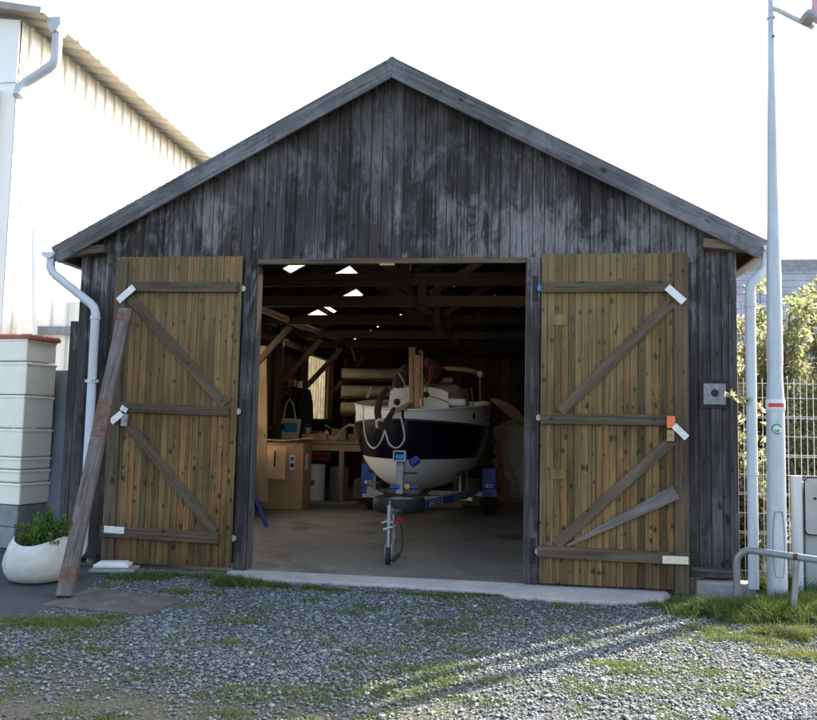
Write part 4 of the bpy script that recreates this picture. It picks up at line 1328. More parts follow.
jk = tpart('jockey_wheel', M_STEEL, lambda m: (m.tube([(jx, .8, .2), (jx, .8, .68)], .024, 12), m.tube([(jx, .8, .1), (jx, .8, .5)], .019, 12), m.tube([(jx-.06, .78, .4), (jx+.06, .78, .44)], .016, 8),
                                                    m.lathe([(.04, -.03), (.04, .03)], (jx, .8, .5), (0, 0, 1), 16), m.tube([(jx-.08, .76, .47), (jx-.02, .78, .5), (jx+.05, .78, .48)], .012, 8),
                                                    m.tube([(jx, .8, .68), (jx+.01, .78, .72)], .014, 8), m.board((jx-.035, .8, .08), (jx-.035, .8, .24), .04, .008, (1, 0, 0)), m.board((jx+.035, .8, .08), (jx+.035, .8, .24), .04, .008, (1, 0, 0))), .0, True)
tpart('wheel_tyre', M_BLACK, lambda m: m.lathe([(.05, -.022), (.09, -.024), (.1, -.012), (.1, .012), (.09, .024), (.05, .022), (.02, .026), (0, .026)], (jx, .8, .106), (1, 0, 0), 28), smooth=True, parent=jk)
def chain(m):
    for k in range(14):
        z = .48-.03*k
        x = jx+.055+.01*math.sin(k*.4)
        m.tube([(x+(0.011*math.cos(a) if k % 2 else 0), .76+(0 if k % 2 else .011*math.cos(a)), z+.02*math.sin(a)) for a in np.linspace(0, 2*math.pi, 9)[:-1]], .0045, 5, closed=True)
tpart('safety_chain', M_STEEL, chain, 0)
tpart('cable', M_BLACK, lambda m: (m.tube(spline([Vector((jx+.1, .95, .5)), Vector((jx+.15, .85, .36)), Vector((jx+.16, .78, .2)), Vector((jx+.12, .74, .12))]), .01, 6), m.tube([Vector((jx+.13, .75, .14)), Vector((jx+.06, .72, .06))], .025, 10)), 0, True)
# cartons beneath the boat
for (px, py, Y, d, lab) in ((446, 485, 7.6, (.6, .4, .26), 'brown carton on the floor under the middle of the boat'), (467, 473, 8.3, (.5, .4, .5), 'brown carton on the floor behind the right trailer beam')):
    c = wp(px, py, Y); m = MB(); m.rbox((c.x, Y, d[2]/2+.01), d, .15); m.rbox((c.x, Y, d[2]+.016), (d[0]*.97, .05, .004), .15)
    setp(m.build('floor_carton', M_CARD, bevel=.006), lab, 'box')

# ------------------------------------------------------------------ in front of the shed, left side
# leaning plank
t = thing('leaning_plank', (-2.6, -1.6, 0), 'long weathered plank with red painted ends leaning on the left door', 'plank')
foot = gp(64, 597, .02); top = wp(126, 310, -.27)
ax = (top-foot).normalized()
nrm = Vector((.25, -1, .2))
m = MB(); m.board(foot+ax*.0, top, .135, .085, nrm, .5); pl = m.build('plank_body', W_PLANK, t, bevel=.008)
L = (top-foot).length
for a, b in ((.035, .085), (.5, .64), (.945, .985)):
    m = MB(); m.board(foot+ax*L*a, foot+ax*L*b, .139, .089, nrm, .5); m.build('painted_band', M_REDPAINT, t, bevel=.008)
# planter
PX, PY = -3.26, -.93
t = thing('round_planter', (PX, PY, 0), 'round white stone planter with a scooped rim on the asphalt', 'planter')
m = MB()
prof = [(.0, .0), (.2, .0), (.27, .03), (.315, .1), (.33, .18), (.318, .26), (.285, .33), (.25, .375), (.235, .38), (.24, .35), (.26, .28)]
seg = 40
base = len(m.v)
m.lathe(prof, (PX, PY, .0), (0, 0, 1), seg)
o = m.build('pot', M_POT, t, smooth=True, angle=80)
for v in o.data.vertices:          # the rim dips front and back and rises at both sides
    a = math.atan2(v.co.y, v.co.x)
    if v.co.z > .24: v.co.z += .07*(math.cos(a)**2)*(v.co.z-.24)/.14-.02
m = MB(); m.lathe([(0, .29), (.15, .3), (.262, .27)], (PX, PY, 0), seg=24); m.build('soil', M_SOIL, t)


def leaves(cent, rad, n, size, rng, flat=.0, upbias=.0):
    """n diamond leaves in an ellipsoid -> V, F, tint"""
    d = rng.normal(size=(n, 3)); d /= np.linalg.norm(d, axis=1)[:, None]
    r = rng.random(n)**.45
    c = np.array(cent)+d*r[:, None]*np.array(rad)
    ax1 = rng.normal(size=(n, 3)); ax1[:, 2] += upbias; ax1 /= np.linalg.norm(ax1, axis=1)[:, None]
    tmp = rng.normal(size=(n, 3))
    ax2 = np.cross(ax1, tmp); ax2 /= np.linalg.norm(ax2, axis=1)[:, None]
    s = size*(.6+.8*rng.random(n))[:, None]
    V = np.stack([c-ax1*s, c+ax2*s*.42, c+ax1*s, c-ax2*s*.42], 1).reshape(-1, 3)
    F = np.arange(n*4).reshape(n, 4)
    return V, F, rng.random(n)


t = thing('potted_plant', (PX+.1, PY, .3), 'bushy green plant with small upright stems growing in the white planter', 'plant')
VV = []; FF = []; TT = []; off = 0
m = MB()
for k in range(80):
    a = U(0, 6.28); sp_ = U(.0, .24)
    b0 = Vector((PX+.06+sp_*.5*math.cos(a), PY+sp_*.5*math.sin(a), .3))
    h = U(.14, .42)*(1-.4*sp_/.24)
    b1 = b0+Vector((math.cos(a)*sp_*.7, math.sin(a)*sp_*.7, h))
    m.tube([b0, b0.lerp(b1, .5)+Vector((0, 0, .02)), b1], .003, 4)
    for q in range(5):
        f = .3+.7*q/4
        V, F, T = leaves(b0.lerp(b1, f), (.045, .045, .045), 5, .022, rng, upbias=1.8)
        VV.append(V); FF.append(F+off); TT.append(T*.7+.3*f); off += len(V)
m.build('stem', M_GRASS, t)
np_mesh('foliage', np.concatenate(VV), np.concatenate(FF), M_POTLEAF, np.concatenate(TT), t)

# cream crate stack
K = Vector((-4.585, .68, 0)); rzc = R(-12)
e1 = Vector((math.cos(rzc), math.sin(rzc), 0)); e2 = Vector((-math.sin(rzc), math.cos(rzc), 0))
bounds = [(505, 483), (483, 470), (470, 457), (457, 428), (428, 395), (395, 362), (362, 337)]
zs = [.52, .79, .95, 1.10, 1.45, 1.86, 2.27, 2.56]
labs = ['lowest cream crate resting on the concrete blocks', 'thin cream crate second from the bottom of the stack', 'thin cream crate third from the bottom of the stack',
        'middle cream crate of the stack of seven', 'cream crate third from the top of the stack', 'cream crate second from the top of the stack', 'topmost cream crate under the red lid']
for i in range(7):
    z0, z1 = zs[i]+.004, zs[i+1]-.006
    dx = U(-.012, .012); dl = U(-.01, .01)
    c = K+e1*(-.6+dx)+e2*(.24+dl)
    t = thing('cream_crate', (c.x, c.y, z0), labs[i], 'crate', 'stacked cream crates')
    m = MB(); m.board(c-e1*.6+Vector((0, 0, (z0+z1)/2)), c+e1*.6+Vector((0, 0, (z0+z1)/2)), .48, z1-z0, (0, 0, 1), .5)
    m.build('crate_body', M_CREAM, t, bevel=.015)
    m = MB(); m.board(c-e1*.608+Vector((0, 0, z1-.022)), c+e1*.608+Vector((0, 0, z1-.022)), .496, .03, (0, 0, 1), .5)
    m.build('lip', M_CREAM, t, bevel=.006)
t = thing('red_lid', (-5.0, .7, 2.56), 'red brown lid lying on top of the cream crate stack', 'lid')
c = K+e1*(-.6)+e2*.24
m = MB()
m.board(c-e1*.63+Vector((0, 0, 2.585)), c+e1*.64+Vector((0, 0, 2.565)), .53, .05, (0, 0, 1)); m.build('lid_body', M_TILE, t, bevel=.008)
m = MB()
for k in range(6): m.board(c-e1*.63+e2*(-.22+.09*k)+Vector((0, 0, 2.615)), c+e1*.63+e2*(-.22+.09*k)+Vector((0, 0, 2.595)), .035, .02, (0, 0, 1))
m.build('rib', M_TILE, t, bevel=.004)
for i, (za, zb_, dx, lab) in enumerate(((0, .255, -.03, 'lower grey concrete block on the asphalt under the crate stack'), (.26, .515, .0, 'upper grey concrete block directly under the cream crates'))):
    m = MB(); c = K+e1*(-.6+dx)+e2*.24
    m.board(c-e1*.62+Vector((0, 0, (za+zb_)/2)), c+e1*.59+Vector((0, 0, (za+zb_)/2)), .46, zb_-za, (0, 0, 1))
    setp(m.build('concrete_block', M_CONCBLK, bevel=.015), lab, 'block')
m = MB(); m.board((-4.40, 1.12, .0), (-4.46, 1.32, 2.2), .62, .03, (.1, -1, .1)); 
setp(m.build('blue_grey_board', M_BLUEGREY, bevel=.004), 'blue grey flat board standing between the crate stack and the shed', 'board')
# white lid, slab, stone, bottle
t = thing('plastic_container', (-2.8, -.42, .0), 'flat white plastic container lying on a small slab before the left door', 'container')
a = gp(88, 573); b = gp(126, 571)
m = MB(); m.rbox(((a.x+b.x)/2, (a.y+b.y)/2+.12, .055), (.36, .22, .035), .25); m.build('container_body', M_BUCKET, t, bevel=.01)
m = MB(); m.rbox(((a.x+b.x)/2, (a.y+b.y)/2+.12, .08), (.29, .15, .02), .25); m.build('raised_panel', M_BUCKET, t, bevel=.006)
m = MB(); m.rbox(((a.x+b.x)/2+.03, (a.y+b.y)/2+.1, .018), (.46, .32, .032), .25)
setp(m.build('stone_slab', M_CONCBLK, bevel=.008), 'flat grey slab under the white plastic container', 'slab')
t = thing('plastic_bottle', gp(118, 566), 'crushed pale blue plastic bottle lying by the left door', 'bottle')
c = gp(117, 566); M_PALEB = plain('pale_blue_plastic', (.3, .45, .6), .2)
m = MB(); m.lathe([(0, -.11), (.035, -.105), (.04, -.06), (.036, 0), (.04, .05), (.02, .09), (.016, .1)], (c.x, c.y, .045), (1, .3, .1), 16); m.build('bottle_body', M_PALEB, t, smooth=True)
m = MB(); m.lathe([(.018, .1), (.018, .125), (0, .125)], (c.x, c.y, .045), (1, .3, .1), 12); m.build('cap', M_BLUEPL, t)


def rock(name, p, r, lab, mat=M_STONE, sq=.7):
    import bmesh
    bm = bmesh.new(); bmesh.ops.create_icosphere(bm, subdivisions=2, radius=1)
    for v in bm.verts:
        n = v.co.normalized()
        k = 1+.18*math.sin(3*n.x+p[0]*7)+.15*math.sin(4*n.y+p[1]*5+n.z*3)+U(-.06, .06)
        v.co = Vector((n.x*r[0]*k, n.y*r[1]*k, n.z*r[2]*k))
    me = bpy.data.meshes.new(name); bm.to_mesh(me); bm.free()
    at = me.attributes.new('tint', 'FLOAT', 'FACE')
    me.materials.append(mat)
    o = bpy.data.objects.new(name, me); o.location = (p[0], p[1], r[2]*.7); col.objects.link(o)
    return setp(o, lab, 'rock')


p = gp(93, 562); rock('white_stone', p, (.09, .07, .05), 'white stone at the foot of the left downpipe')
p = gp(695, 590); rock('white_stone', (p.x-.0, p.y-.1), (.075, .09, .13), 'pale boulder at the foot of the right door')
p = gp(749, 570); rock('white_stone', (p.x+.1, p.y-.9+.6), (.08, .07, .1), 'small white stone behind the right downpipe')
# tread plate
m = MB(); Q = [gp(42, 606), gp(92, 589), gp(186, 600), gp(146, 616)]
m.prism([(q.x, q.y, -.01) for q in Q][::-1], (0, 0, .024))
setp(m.build('tread_plate', M_TREAD, bevel=.003), 'rusty metal tread plate lying flat on the gravel near the planter', 'plate')

# ------------------------------------------------------------------ left building
lb = thing('pale_metal_building', (-9, 8, 0), 'tall pale metal clad building rising behind the left side of the shed', 'building')
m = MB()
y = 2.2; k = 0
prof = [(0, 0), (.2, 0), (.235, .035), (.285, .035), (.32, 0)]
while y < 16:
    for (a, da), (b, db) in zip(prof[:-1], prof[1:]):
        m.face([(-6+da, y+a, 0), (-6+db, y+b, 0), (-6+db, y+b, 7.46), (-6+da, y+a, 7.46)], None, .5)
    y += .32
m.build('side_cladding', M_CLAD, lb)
m = MB(); m.box((-14, 2.2, 0), (-6.02, 2.25, 6.6)); m.build('front_wall', M_CLADW, lb)
m = MB(); m.prism([(-14, 2.17, 6.5), (-6.0, 2.17, 6.5), (-6.0, 2.17, 7.44), (-10, 2.17, 7.9), (-14, 2.17, 7.9)], (0, .06, 0)); m.build('fascia_panel', M_CLADW, lb)
m = MB()
y = 2.0
while y < 16:
    for (a, da), (b, db) in zip(prof[:-1], prof[1:]):
        z0a, z0b = 7.44+da, 7.44+db
        m.face([(-5.5, y+a, z0a), (-5.5, y+b, z0b), (-14, y+b, z0b+1.6), (-14, y+a, z0a+1.6)])
    y += .32
rf = m.build('roof_sheet', M_SOFFIT, lb)
md = rf.modifiers.new('thick', 'SOLIDIFY'); md.thickness = .012
m = MB(); m.board((-5.55, 2.0, 7.47), (-6.45, 2.0, 7.64), .1, .04, (0, -1, 0)); m.build('verge_trim', M_SOFFIT, lb)
m = MB(); 
gx = -5.44
m.prism([(gx-.09, 2.1, 7.43), (gx+.13, 2.1, 7.43), (gx+.13, 2.1, 7.33), (gx+.06, 2.1, 7.22), (gx-.03, 2.1, 7.22), (gx-.09, 2.1, 7.33)], (0, .25, 0)); hp = m.build('gutter_box', M_PVC, lb, bevel=.01)
m = MB(); m.tube([(gx+.02, 2.22, 7.24), (gx+.02, 2.22, 6.84), (gx-.02, 2.22, 6.76), (gx-.1, 2.22, 6.7), (-5.85, 2.2, 6.5), (-5.92, 2.17, 6.4), (-5.92, 2.12, 6.25)], .075, 14); m.build('downpipe', M_PVC, lb, smooth=True)
m = MB(); m.tube([(-6.3, 2.1, 6.4), (-6.3, 2.1, 0)], .08, 12); m.build('downpipe', M_CLADW, lb, smooth=True)
# fence of pale sheets between building and shed
fe = thing('sheet_fence', (-4.8, 2.6, 0), 'pale ribbed metal fence between the white building and the shed', 'fence')
m = MB()
x = -5.98
while x < -3.66:
    for (a, da), (b, db) in zip(prof[:-1], prof[1:]):
        m.face([(x+a*.8, 2.6-da, 0), (x+b*.8, 2.6-db, 0), (x+b*.8, 2.6-db, 3.3), (x+a*.8, 2.6-da, 3.3)])
    x += .256
m.build('sheet', M_CLAD, fe)
m = MB(); m.board((-5.75, 2.52, 2.86), (-3.7, 2.52, 2.86), .12, .05, (0, -1, 0)); m.build('rail', M_DULLGALV, fe)
m = MB(); m.tube([wp(34, 345, 2.4), wp(34, 230, 2.4)], .05, 10); m.build('post', M_CLADW, fe)

# ------------------------------------------------------------------ right side
# lamp post
PB = Vector((3.82, -.33, 0))
t = thing('steel_pole', PB, 'tall tapering pale grey steel pole rising from the grass right of the shed', 'pole')
m = MB()
pr = [(0, .118), (.35, .116), (.8, .112), (1.6, .108), (1.95, .104), (2.1, .092), (2.2, .09), (2.3, .096), (3.0, .088), (4.5, .06), (5.7, .036), (7.4, .03)]
m.tube([PB+Vector((-.02+.015*z/6+.0, 0, z)) for z, r in pr], [r*.76 for z, r in pr], 28)
pole = m.build('shaft', M_POLE, t, smooth=True)
def on_pole(px, py, fn):
    z = wp(px, py, -.43).z
    return z
zc_ = wp(776, 405, -.43).z
m = MB(); m.lathe([(.083, -.055), (.0865, -.05), (.0865, .05), (.083, .055)], (PB.x-.015, PB.y, zc_), seg=28); m.build('tape_band', M_LABEL, t, smooth=True)
m = MB()
d = Vector((CAM.x-PB.x, CAM.y-PB.y, 0)).normalized(); a0 = math.atan2(d.y, d.x)
def patch(m, r, z0, z1, a1, a2, n=8):
    P = [Vector((PB.x-.015+r*math.cos(a1+(a2-a1)*k/n), PB.y+r*math.sin(a1+(a2-a1)*k/n), 0)) for k in range(n+1)]
    for k in range(n):
        m.face([P[k]+Vector((0, 0, z0)), P[k+1]+Vector((0, 0, z0)), P[k+1]+Vector((0, 0, z1)), P[k]+Vector((0, 0, z1))])
patch(m, .0885, zc_-.018, zc_+.018, a0-.75, a0+.95); m.build('red_tape', M_REDTAPE, t, smooth=True)
zs_ = wp(776, 429, -.43).z
m = MB()
def ring(m, r0, r1, a1, a2, n=28, R0=.0865):
    for k in range(n):
        q = []
        for (rr, kk) in ((r0, k), (r1, k), (r1, k+1), (r0, k+1)):
            a = a1+(a2-a1)*kk/n
            ha = rr*math.cos(a)/R0; vz = rr*math.sin(a)
            aa = a0+.12+ha
            q.append(Vector((PB.x-.015+R0*math.cos(aa), PB.y+R0*math.sin(aa), zs_+vz)))
        m.face(q)
mm = MB(); ring(mm, 0.001, .046, 0, 2*math.pi, R0=.0862); mm.build('sticker', M_LABEL, t)
ring(m, .036, .049, .5, 5.4, R0=.0875); ring(m, .012, .028, 3.6, 6.0, R0=.0875); m.build('sticker_ring', M_GREEN, t)
m = MB()
zd = wp(782, 545, -.45).z
pts = []
for k in range(40):
    a = 2*math.pi*k/40
    aa = a0+.25+.62*math.cos(a)
    vz = .3*max(-1, min(1, 1.25*math.sin(a)))
    pts.append(Vector((PB.x-.02+.0895*math.cos(aa), PB.y+.0895*math.sin(aa), zd+vz)))
m.tube(pts, .004, 5, closed=True); m.build('access_door', M_DULLGALV, t)
m = MB(); m.lathe([(.012, 0), (.012, .012), (0, .012)], wp(773.5, 36.5, -.368), (0, -1, 0), 10); m.build('bolt', M_IRON, t)
m = MB(); m.lathe([(.034, -.012), (.042, -.01), (.042, .01), (.034, .012)], (PB.x-.003, PB.y, wp(773, 18, -.33).z), seg=20); m.build('collar', M_PVC, t)
a = wp(777, 10, -.33); b = wp(814, 28, -.33)
m = MB(); m.tube([Vector((PB.x, PB.y, a.z+.02)), a, b], .026, 10); m.build('banner_arm', M_PVC, t, smooth=True)
t = thing('pink_banner', (4.32, -.33, 5.6), 'pink cloth banner with a grey fitting held by the arm at the pole top', 'banner')
m = MB(); P = [wp(815, 24, -.33), wp(811, 14, -.33), wp(812, 0, -.33), wp(816, -40, -.33), wp(850, -40, -.33), wp(846, 24, -.33)]
m.prism(P, (0, .01, 0)); m.build('cloth', M_PINK, t)
m = MB(); m.lathe([(0, -.09), (.06, -.08), (.085, 0), (.06, .04), (.0, .05)], wp(807, 17, -.36), (-.5, 0, .4), 16); m.build('fitting', M_GREYCL, t, smooth=True)
# bent tube barrier
t = thing('tube_barrier', (3.7, -.1, 0), 'bent galvanised tube barrier standing in the grass before the steel pole', 'barrier')
l1 = gp(737, 606); l2 = gp(792, 618)
h1 = wp(746, 549, l1.y).z; 
topA = Vector((l1.x+.03, l1.y, h1)); topB = wp(797, 557, l2.y)
dirr = (topB-topA).normalized()
end = topB+dirr*.75
P = [Vector((l1.x, l1.y, -.05)), Vector((l1.x+.0, l1.y, h1-.14)), Vector((l1.x+.006, l1.y-.01, h1-.08)), topA+dirr*.03-Vector((0, 0, .025)), topA+dirr*.1, topB, end, end+dirr*.06-Vector((0, 0, .03)), end+dirr*.09-Vector((0, 0, .1)), end+dirr*.09-Vector((0, 0, .5))]
m = MB(); m.tube(P, .032, 14); m.build('top_tube', M_DULLGALV, t, smooth=True)
m = MB(); m.tube([Vector((l2.x, l2.y, -.05)), topB-Vector((0, 0, .02))], .026, 14); m.build('leg', M_DULLGALV, t, smooth=True)
m = MB(); m.lathe([(.0325, -.02), (.036, -.01), (.036, .01), (.0325, .02)], topB, dirr, 14); m.build('rusty_weld', M_RUST, t, smooth=True)
# cabinet and its post
t = thing('utility_cabinet', (4.5, .3, 0), 'grey utility cabinet with rounded door at the right edge beside the mesh fence', 'cabinet')
cx0 = 4.245
m = MB(); m.box((cx0+.02, .32, 0), (cx0+.62, .6, 1.1)); m.build('cabinet_body', M_CAB, t, bevel=.015)
m = MB()
def rrect(x0, x1, z0, z1, r, y, n=6):
    P = []
    for (cx_, cz_, a0_) in ((x1-r, z1-r, 0), (x0+r, z1-r, 90), (x0+r, z0+r, 180), (x1-r, z0+r, 270)):
        for k in range(n+1):
            a = R(a0_+90*k/n); P.append((cx_+r*math.cos(a), y, cz_+r*math.sin(a)))
    return P
m.prism(rrect(cx0, cx0+.64, .585, 1.16, .05, .3), (0, -.035, 0)); dr = m.build('cabinet_door', M_CAB, t, bevel=.006)
m = MB(); m.tube([Vector(p)+Vector((0, -.03, 0)) for p in rrect(cx0+.004, cx0+.636, .589, 1.156, .05, .3)], .008, 6, closed=True); m.build('seal', M_IRON, dr)
m = MB(); m.lathe([(.014, 0), (.014, .01), (0, .01)], (cx0+.1, .262, .95), (0, -1, 0), 12); m.build('lock', M_IRON, dr)
m = MB(); m.tube([(4.175, .28, 0), (4.175, .28, 1.17)], .055, 18)
setp(m.build('round_post', M_PVC, smooth=True), 'short pale round post standing left of the grey cabinet', 'post')
# white mesh fence
fn = thing('mesh_fence', (5.3, .95, 0), 'white welded wire mesh fence running right from the shed corner', 'fence')
FY = .95
def bars(m, x0, x1):
    x = x0
    while x <= x1:
        m.board((x, FY, .03), (x, FY, 2.2), .0065, .0065, (0, -1, 0)); x += .066
    for z in (.1, .3, .5, .52, .72, .92, .94, 1.14, 1.34, 1.36, 1.56, 1.76, 1.78, 1.98, 2.14):
        m.board((x0, FY-.007, z), (x1, FY-.007, z), .0065, .0065, (0, -1, 0))
for (a, b) in ((3.72, 6.2), (6.3, 8.8)):
    m = MB(); bars(m, a, b); m.build('mesh_panel', M_WIRE, fn)
for px in (3.67, 6.25, 8.85):
    m = MB(); m.board((px, FY, 0), (px, FY, 2.26), .06, .06, (0, -1, 0)); m.build('fence_post', M_WIRE, fn, bevel=.006)
# neighbouring slate roofed house
nh = thing('slate_roofed_house', (10, 16, 0), 'neighbouring house with a grey slate roof behind the shrubs on the right', 'house')
m = MB(); m.box((5.8, 13.4, 0), (16, 18, 3.3)); m.build('house_wall', M_APRON, nh)
m = MB(); m.face([(5.4, 13, 3.1), (16.5, 13, 3.1), (16.5, 16, 6.35), (5.4, 16, 6.35)], [(0, 0), (11, 0), (11, 4.4), (0, 4.4)]); m.face([(5.4, 16, 6.35), (16.5, 16, 6.35), (16.5, 19, 3.1), (5.4, 19, 3.1)], [(0, 0), (11, 0), (11, 4.4), (0, 4.4)])
ro = m.build('slate_roof', M_SLATE, nh)
m = MB(); m.board((5.4, 16, 6.38), (16.5, 16, 6.38), .5, .1, (0, -1, .3)); m.build('ridge_tiles', M_CONCBLK, ro)

# shrubs
def shrub(base, r, h, n, lab, seed, leafsize=.042):
    rg = np.random.default_rng(seed); random.seed(seed)
    t = thing('garden_shrub', base, lab, 'shrub', 'shrubs behind the mesh fence')
    b = Vector(base)
    m = MB(); VV = []; FF = []; TT = []; off = 0
    nb = 48
    per = n//(nb*5)
    for k in range(nb):
        a = U(0, 6.28); rr = r*math.sqrt(U(.02, 1)); hh = h*U(.25, 1)*(1-.25*(rr/r)**2)
        tip = b+Vector((rr*math.cos(a), rr*math.sin(a), hh))
        mid = b+Vector((rr*.35*math.cos(a+.2), rr*.35*math.sin(a+.2), hh*.55))
        m.tube([b+Vector((U(-.08, .08), U(-.08, .08), 0)), mid, tip], [.018, .011, .004], 5)
        for q in range(5):
            c = mid.lerp(tip, q/4) if q else b.lerp(mid, U(.3, .9))
            V, F, T = leaves(c, (.2, .2, .17), per, leafsize, rg)
            VV.append(V); FF.append(F+off); off += len(V)
            TT.append(np.clip(T*.6+U(0, .4), 0, 1))
    m.build('stem', M_BARK, t)
    np_mesh('foliage', np.concatenate(VV), np.concatenate(FF), M_LEAF, np.concatenate(TT), t)
shrub((4.9, 3.7, 0), .8, 4.0, 24000, 'flowering shrub behind the fence next to the shed corner', 3)
shrub((6.0, 4.4, 0), 1.0, 4.2, 30000, 'broad leafy shrub in the middle of the hedge behind the fence', 4)
shrub((7.4, 4.6, 0), 1.05, 4.4, 30000, 'tallest leafy shrub at the right end of the hedge', 5)
shrub((4.0, 1.35, 0), .33, 1.9, 2600, 'thin straggly shrub squeezed between the shed corner and the fence', 6, .045)
# twigs that reach round the corner in front of the wall
t = thing('leafy_branch', wp(757, 405, .3), 'leafy branch reaching round the shed corner over the square iron plate', 'branch')
m = MB(); P = [wp(768, 412, .9), wp(757, 405, .2), wp(745, 400, -.2), wp(727, 393, -.22)]
m.tube(spline(P), .006, 5); P2 = [wp(757, 405, .2), wp(752, 420, -.05), wp(750, 435, -.05)]; m.tube(spline(P2), .005, 5)
m.build('twig', M_BARK, t)
VV = []; FF = []; TT = []; off = 0
for p in spline(P, 5)[3:]+spline(P2, 4):
    V, F, T = leaves(p, (.07, .07, .05), 7, .028, rng); VV.append(V); FF.append(F+off); TT.append(T*.5+.4); off += len(V)
np_mesh('foliage', np.concatenate(VV), np.concatenate(FF), M_LEAF, np.concatenate(TT), t)

# ------------------------------------------------------------------ gravel stones and grass (stuff)
def in_poly(px, py, poly):
    ins = np.zeros(len(px), bool); n = len(poly)
    for i in range(n):
        x1, y1 = poly[i]; x2, y2 = poly[(i+1) % n]
        if y1 == y2: continue
        c = ((y1 > py) != (y2 > py)) & (px < (x2-x1)*(py-y1)/(y2-y1)+x1)
        ins ^= c
    return ins
AP = [(x_, y_) for x_, y_ in poly]
asp = [(p.x, p.y) for p in AS]
plate = [(q.x, q.y) for q in Q]
def blocked(px, py):
    return in_poly(px, py, AP) | in_poly(px, py, asp) | in_poly(px, py, plate) | (py > -.02)

def vnoise(px, py, scale, seed):
    r_ = np.random.default_rng(seed); G = r_.random((64, 64))
    x = px*scale+20; y = py*scale+20
    xi = np.floor(x).astype(int) % 64; yi = np.floor(y).astype(int) % 64
    fx = x-np.floor(x); fy = y-np.floor(y)
    fx = fx*fx*(3-2*fx); fy = fy*fy*(3-2*fy)
    a = G[xi, yi]; b = G[(xi+1) % 64, yi]; c = G[xi, (yi+1) % 64]; d = G[(xi+1) % 64, (yi+1) % 64]
    return (a*(1-fx)+b*fx)*(1-fy)+(c*(1-fx)+d*fx)*fy

ICO = np.array([(x, y, z) for z in (-1, 1) for y in (-1, 1) for x in (-1, 1)], float)*.72
ICF = np.array([(0, 2, 3, 1), (4, 5, 7, 6), (0, 1, 5, 4), (2, 6, 7, 3), (0, 4, 6, 2), (1, 3, 7, 5)])
NS = 240000
px = rng.uniform(-4.6, 5.2, NS); py = rng.uniform(-6.2, 0.3, NS)
den = .35+.9*vnoise(px, py, 1.1, 3)
dirtzone = 1.15*np.exp(-(((px+.6)/1.7)**2+((py+4.3)/.75)**2))+.8*np.exp(-(((px-1.95)/.45)**2+((py+1.0)/.3)**2))
den *= 1-.9*np.clip(dirtzone*(.5+vnoise(px, py, 2.3, 21)), 0, 1)
grassz = np.exp(-(((px-3.7)/.75)**2+((py+.9)/.7)**2))
den *= 1-.8*np.clip(grassz, 0, 1)
keep = (rng.random(NS) < den) & ~blocked(px, py)
px, py = px[keep], py[keep]; n = len(px)
s = np.clip(rng.lognormal(math.log(.0064), .42, n), .0035, .035)
V = ICO[None]+rng.uniform(-.36, .36, (n, 8, 3))
sc3 = np.stack([rng.uniform(.8, 1.4, n), rng.uniform(.7, 1.1, n), rng.uniform(.3, .6, n)], 1)*s[:, None]
V = V*sc3[:, None, :]
a = rng.uniform(0, 6.28, n); ca, sa = np.cos(a)[:, None], np.sin(a)[:, None]
til = rng.normal(0, .28, n); ct, st_ = np.cos(til)[:, None], np.sin(til)[:, None]
x0, y0, z0 = V[..., 0], V[..., 1], V[..., 2]
y0, z0 = y0*ct-z0*st_, y0*st_+z0*ct
x1 = x0*ca-y0*sa; y1 = x0*sa+y0*ca
V = np.stack([x1+px[:, None], y1+py[:, None], z0+(s*.12-.006)[:, None]], -1).reshape(-1, 3)
F = (ICF[None]+(np.arange(n)*8)[:, None, None]).reshape(-1, 4)
tt = np.clip(rng.beta(2.2, 2.6, n)+(rng.random(n) < .04)*.4, 0, 1)
g = np_mesh('gravel_stones', V, F, M_STONES, np.repeat(tt, 6))
setp(g, 'loose blue grey gravel spread over the yard before the shed', None, None, 'stuff')
g['category'] = 'gravel'


def blades(px, py, h, lean, width, z=0.0):
    lean = lean*1.5
    n = len(px)
    a = rng.uniform(0, 6.28, n); b = rng.uniform(0, 6.28, n)
    dx, dy = np.cos(a), np.sin(a)
    lx, ly = np.cos(b)*lean, np.sin(b)*lean
    h = np.asarray(h)
    w_ = width
    P = []
    for f, wf in ((0, 1), (.5, .8), (1, .12)):
        cx_ = px+lx*h*f*f; cy_ = py+ly*h*f*f; cz_ = z-.01+h*f*(1-.3*np.minimum(lean, 1.6)*f)
        P.append(np.stack([cx_-dx*w_*wf, cy_-dy*w_*wf, cz_], 1)); P.append(np.stack([cx_+dx*w_*wf, cy_+dy*w_*wf, cz_], 1))
    V = np.stack(P, 1).reshape(-1, 3)
    q = np.array([(0, 1, 3, 2), (2, 3, 5, 4)])
    F = (q[None]+(np.arange(n)*6)[:, None, None]).reshape(-1, 4)
    return V, F


patches = []   # photo x, y, spread x (m), spread y (m), number of blades, height, tint shift
def gpatch(x, y, sx, sy, n, h, ts=0.0): patches.append((gp(x, y), sx, sy, n, h, ts))
gpatch(30, 623, .4, .14, 3200, .035, .15); gpatch(75, 622, .28, .12, 2600, .04, .2); gpatch(110, 617, .16, .1, 600, .035, .1)
gpatch(130, 578, .35, .12, 2000, .04, -.1); gpatch(165, 576, .3, .12, 2600, .05, 0); gpatch(185, 592, .25, .08, 1500, .04, .1)
gpatch(228, 584, .22, .1, 2600, .1, 0); gpatch(250, 583, .15, .06, 700, .07, 0); gpatch(290, 587, .25, .05, 1900, .05, -.1); gpatch(212, 577, .2, .07, 700, .06, 0)
gpatch(330, 590, .25, .04, 1200, .035, 0); gpatch(410, 594, .4, .03, 1200, .035, .1); gpatch(500, 596, .45, .035, 1500, .04, .05); gpatch(545, 599, .12, .04, 400, .05, 0)
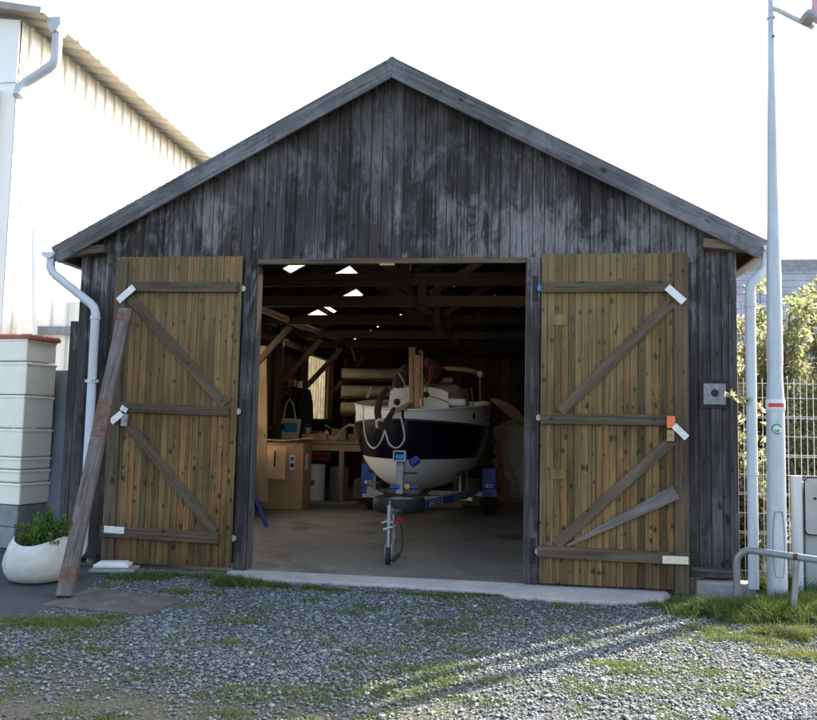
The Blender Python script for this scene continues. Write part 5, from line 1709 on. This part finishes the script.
for (x, y, n_) in ((192, 605, 300), (240, 622, 200), (370, 607, 450), (395, 618, 250), (430, 622, 300), (445, 598, 300), (455, 630, 250), (470, 650, 300), (425, 668, 500), (440, 680, 350), (330, 640, 250),
                   (285, 630, 200), (270, 655, 160), (345, 665, 200), (400, 690, 300), (480, 612, 220), (515, 628, 220), (560, 605, 200), (575, 640, 180), (618, 664, 900), (630, 672, 500), (590, 690, 200), (640, 690, 200), (300, 690, 200), (245, 690, 200),
                   (150, 680, 150), (100, 650, 200), (60, 640, 250), (420, 640, 300), (365, 650, 180), (310, 600, 250), (350, 612, 220), (500, 680, 250), (540, 660, 200), (700, 670, 300), (730, 690, 200), (205, 640, 150), (480, 700, 200), (460, 665, 300)):
    gpatch(x, y, U(.12, .28), U(.06, .14), int(n_*1.7), U(.018, .04), U(-.1, .25))
gpatch(690, 605, .25, .12, 2600, .09, .05); gpatch(720, 615, .3, .2, 4600, .12, 0); gpatch(760, 615, .3, .22, 5200, .16, -.05); gpatch(805, 612, .3, .25, 4800, .18, -.05)
gpatch(790, 635, .3, .12, 2400, .08, .25); gpatch(745, 640, .35, .12, 1400, .05, .1); gpatch(810, 655, .25, .12, 1000, .05, .3); gpatch(700, 630, .3, .1, 900, .05, .05); gpatch(780, 590, .35, .15, 2500, .18, -.05); gpatch(660, 606, .15, .05, 500, .06, .05)
patches.append((Vector((4.6, -1.2, 0)), .5, .6, 3500, .14, 0)); patches.append((Vector((4.8, 0.1, 0)), .5, .35, 2500, .16, 0)); patches.append((Vector((4.3, -2.2, 0)), .4, .4, 1500, .06, .2))
for k in range(330):
    xx, yy = U(-2.6, 3.4), U(-4.3, -.6)
    if vnoise(np.array([xx]), np.array([yy]), 1.6, 31)[0] < .42: continue
    patches.append((Vector((xx, yy, 0)), U(.03, .2), U(.03, .14), int(U(20, 200)), U(.012, .035), U(-.1, .25)))
VV = []; FF = []; TT = []; off = 0
for (c, sx, sy, n_, h, ts) in patches:
    px = c.x+rng.normal(0, sx*.6, n_); py = c.y+rng.normal(0, sy*.6, n_)
    k = ~blocked(px, py) | ((px > 2.9) & (py < .9))
    k &= vnoise(px, py, 7, 8) > .28
    px, py = px[k], py[k]
    if not len(px): continue
    hh = h*rng.uniform(.4, 1.3, len(px))
    V, F = blades(px, py, hh, rng.uniform(.1, .9, len(px)), (.0022+.006*hh*2)*rng.uniform(.6, 1.2, len(px)))
    VV.append(V); FF.append(F+off); off += len(V)
    TT.append(np.repeat(np.clip(rng.beta(2, 2.0, len(px))+ts, 0, 1), 2))
g = np_mesh('grass', np.concatenate(VV), np.concatenate(FF), M_GRASS, np.concatenate(TT))
setp(g, 'patches of green grass growing through the gravel and round the pole', None, None, 'stuff')
g['category'] = 'grass'
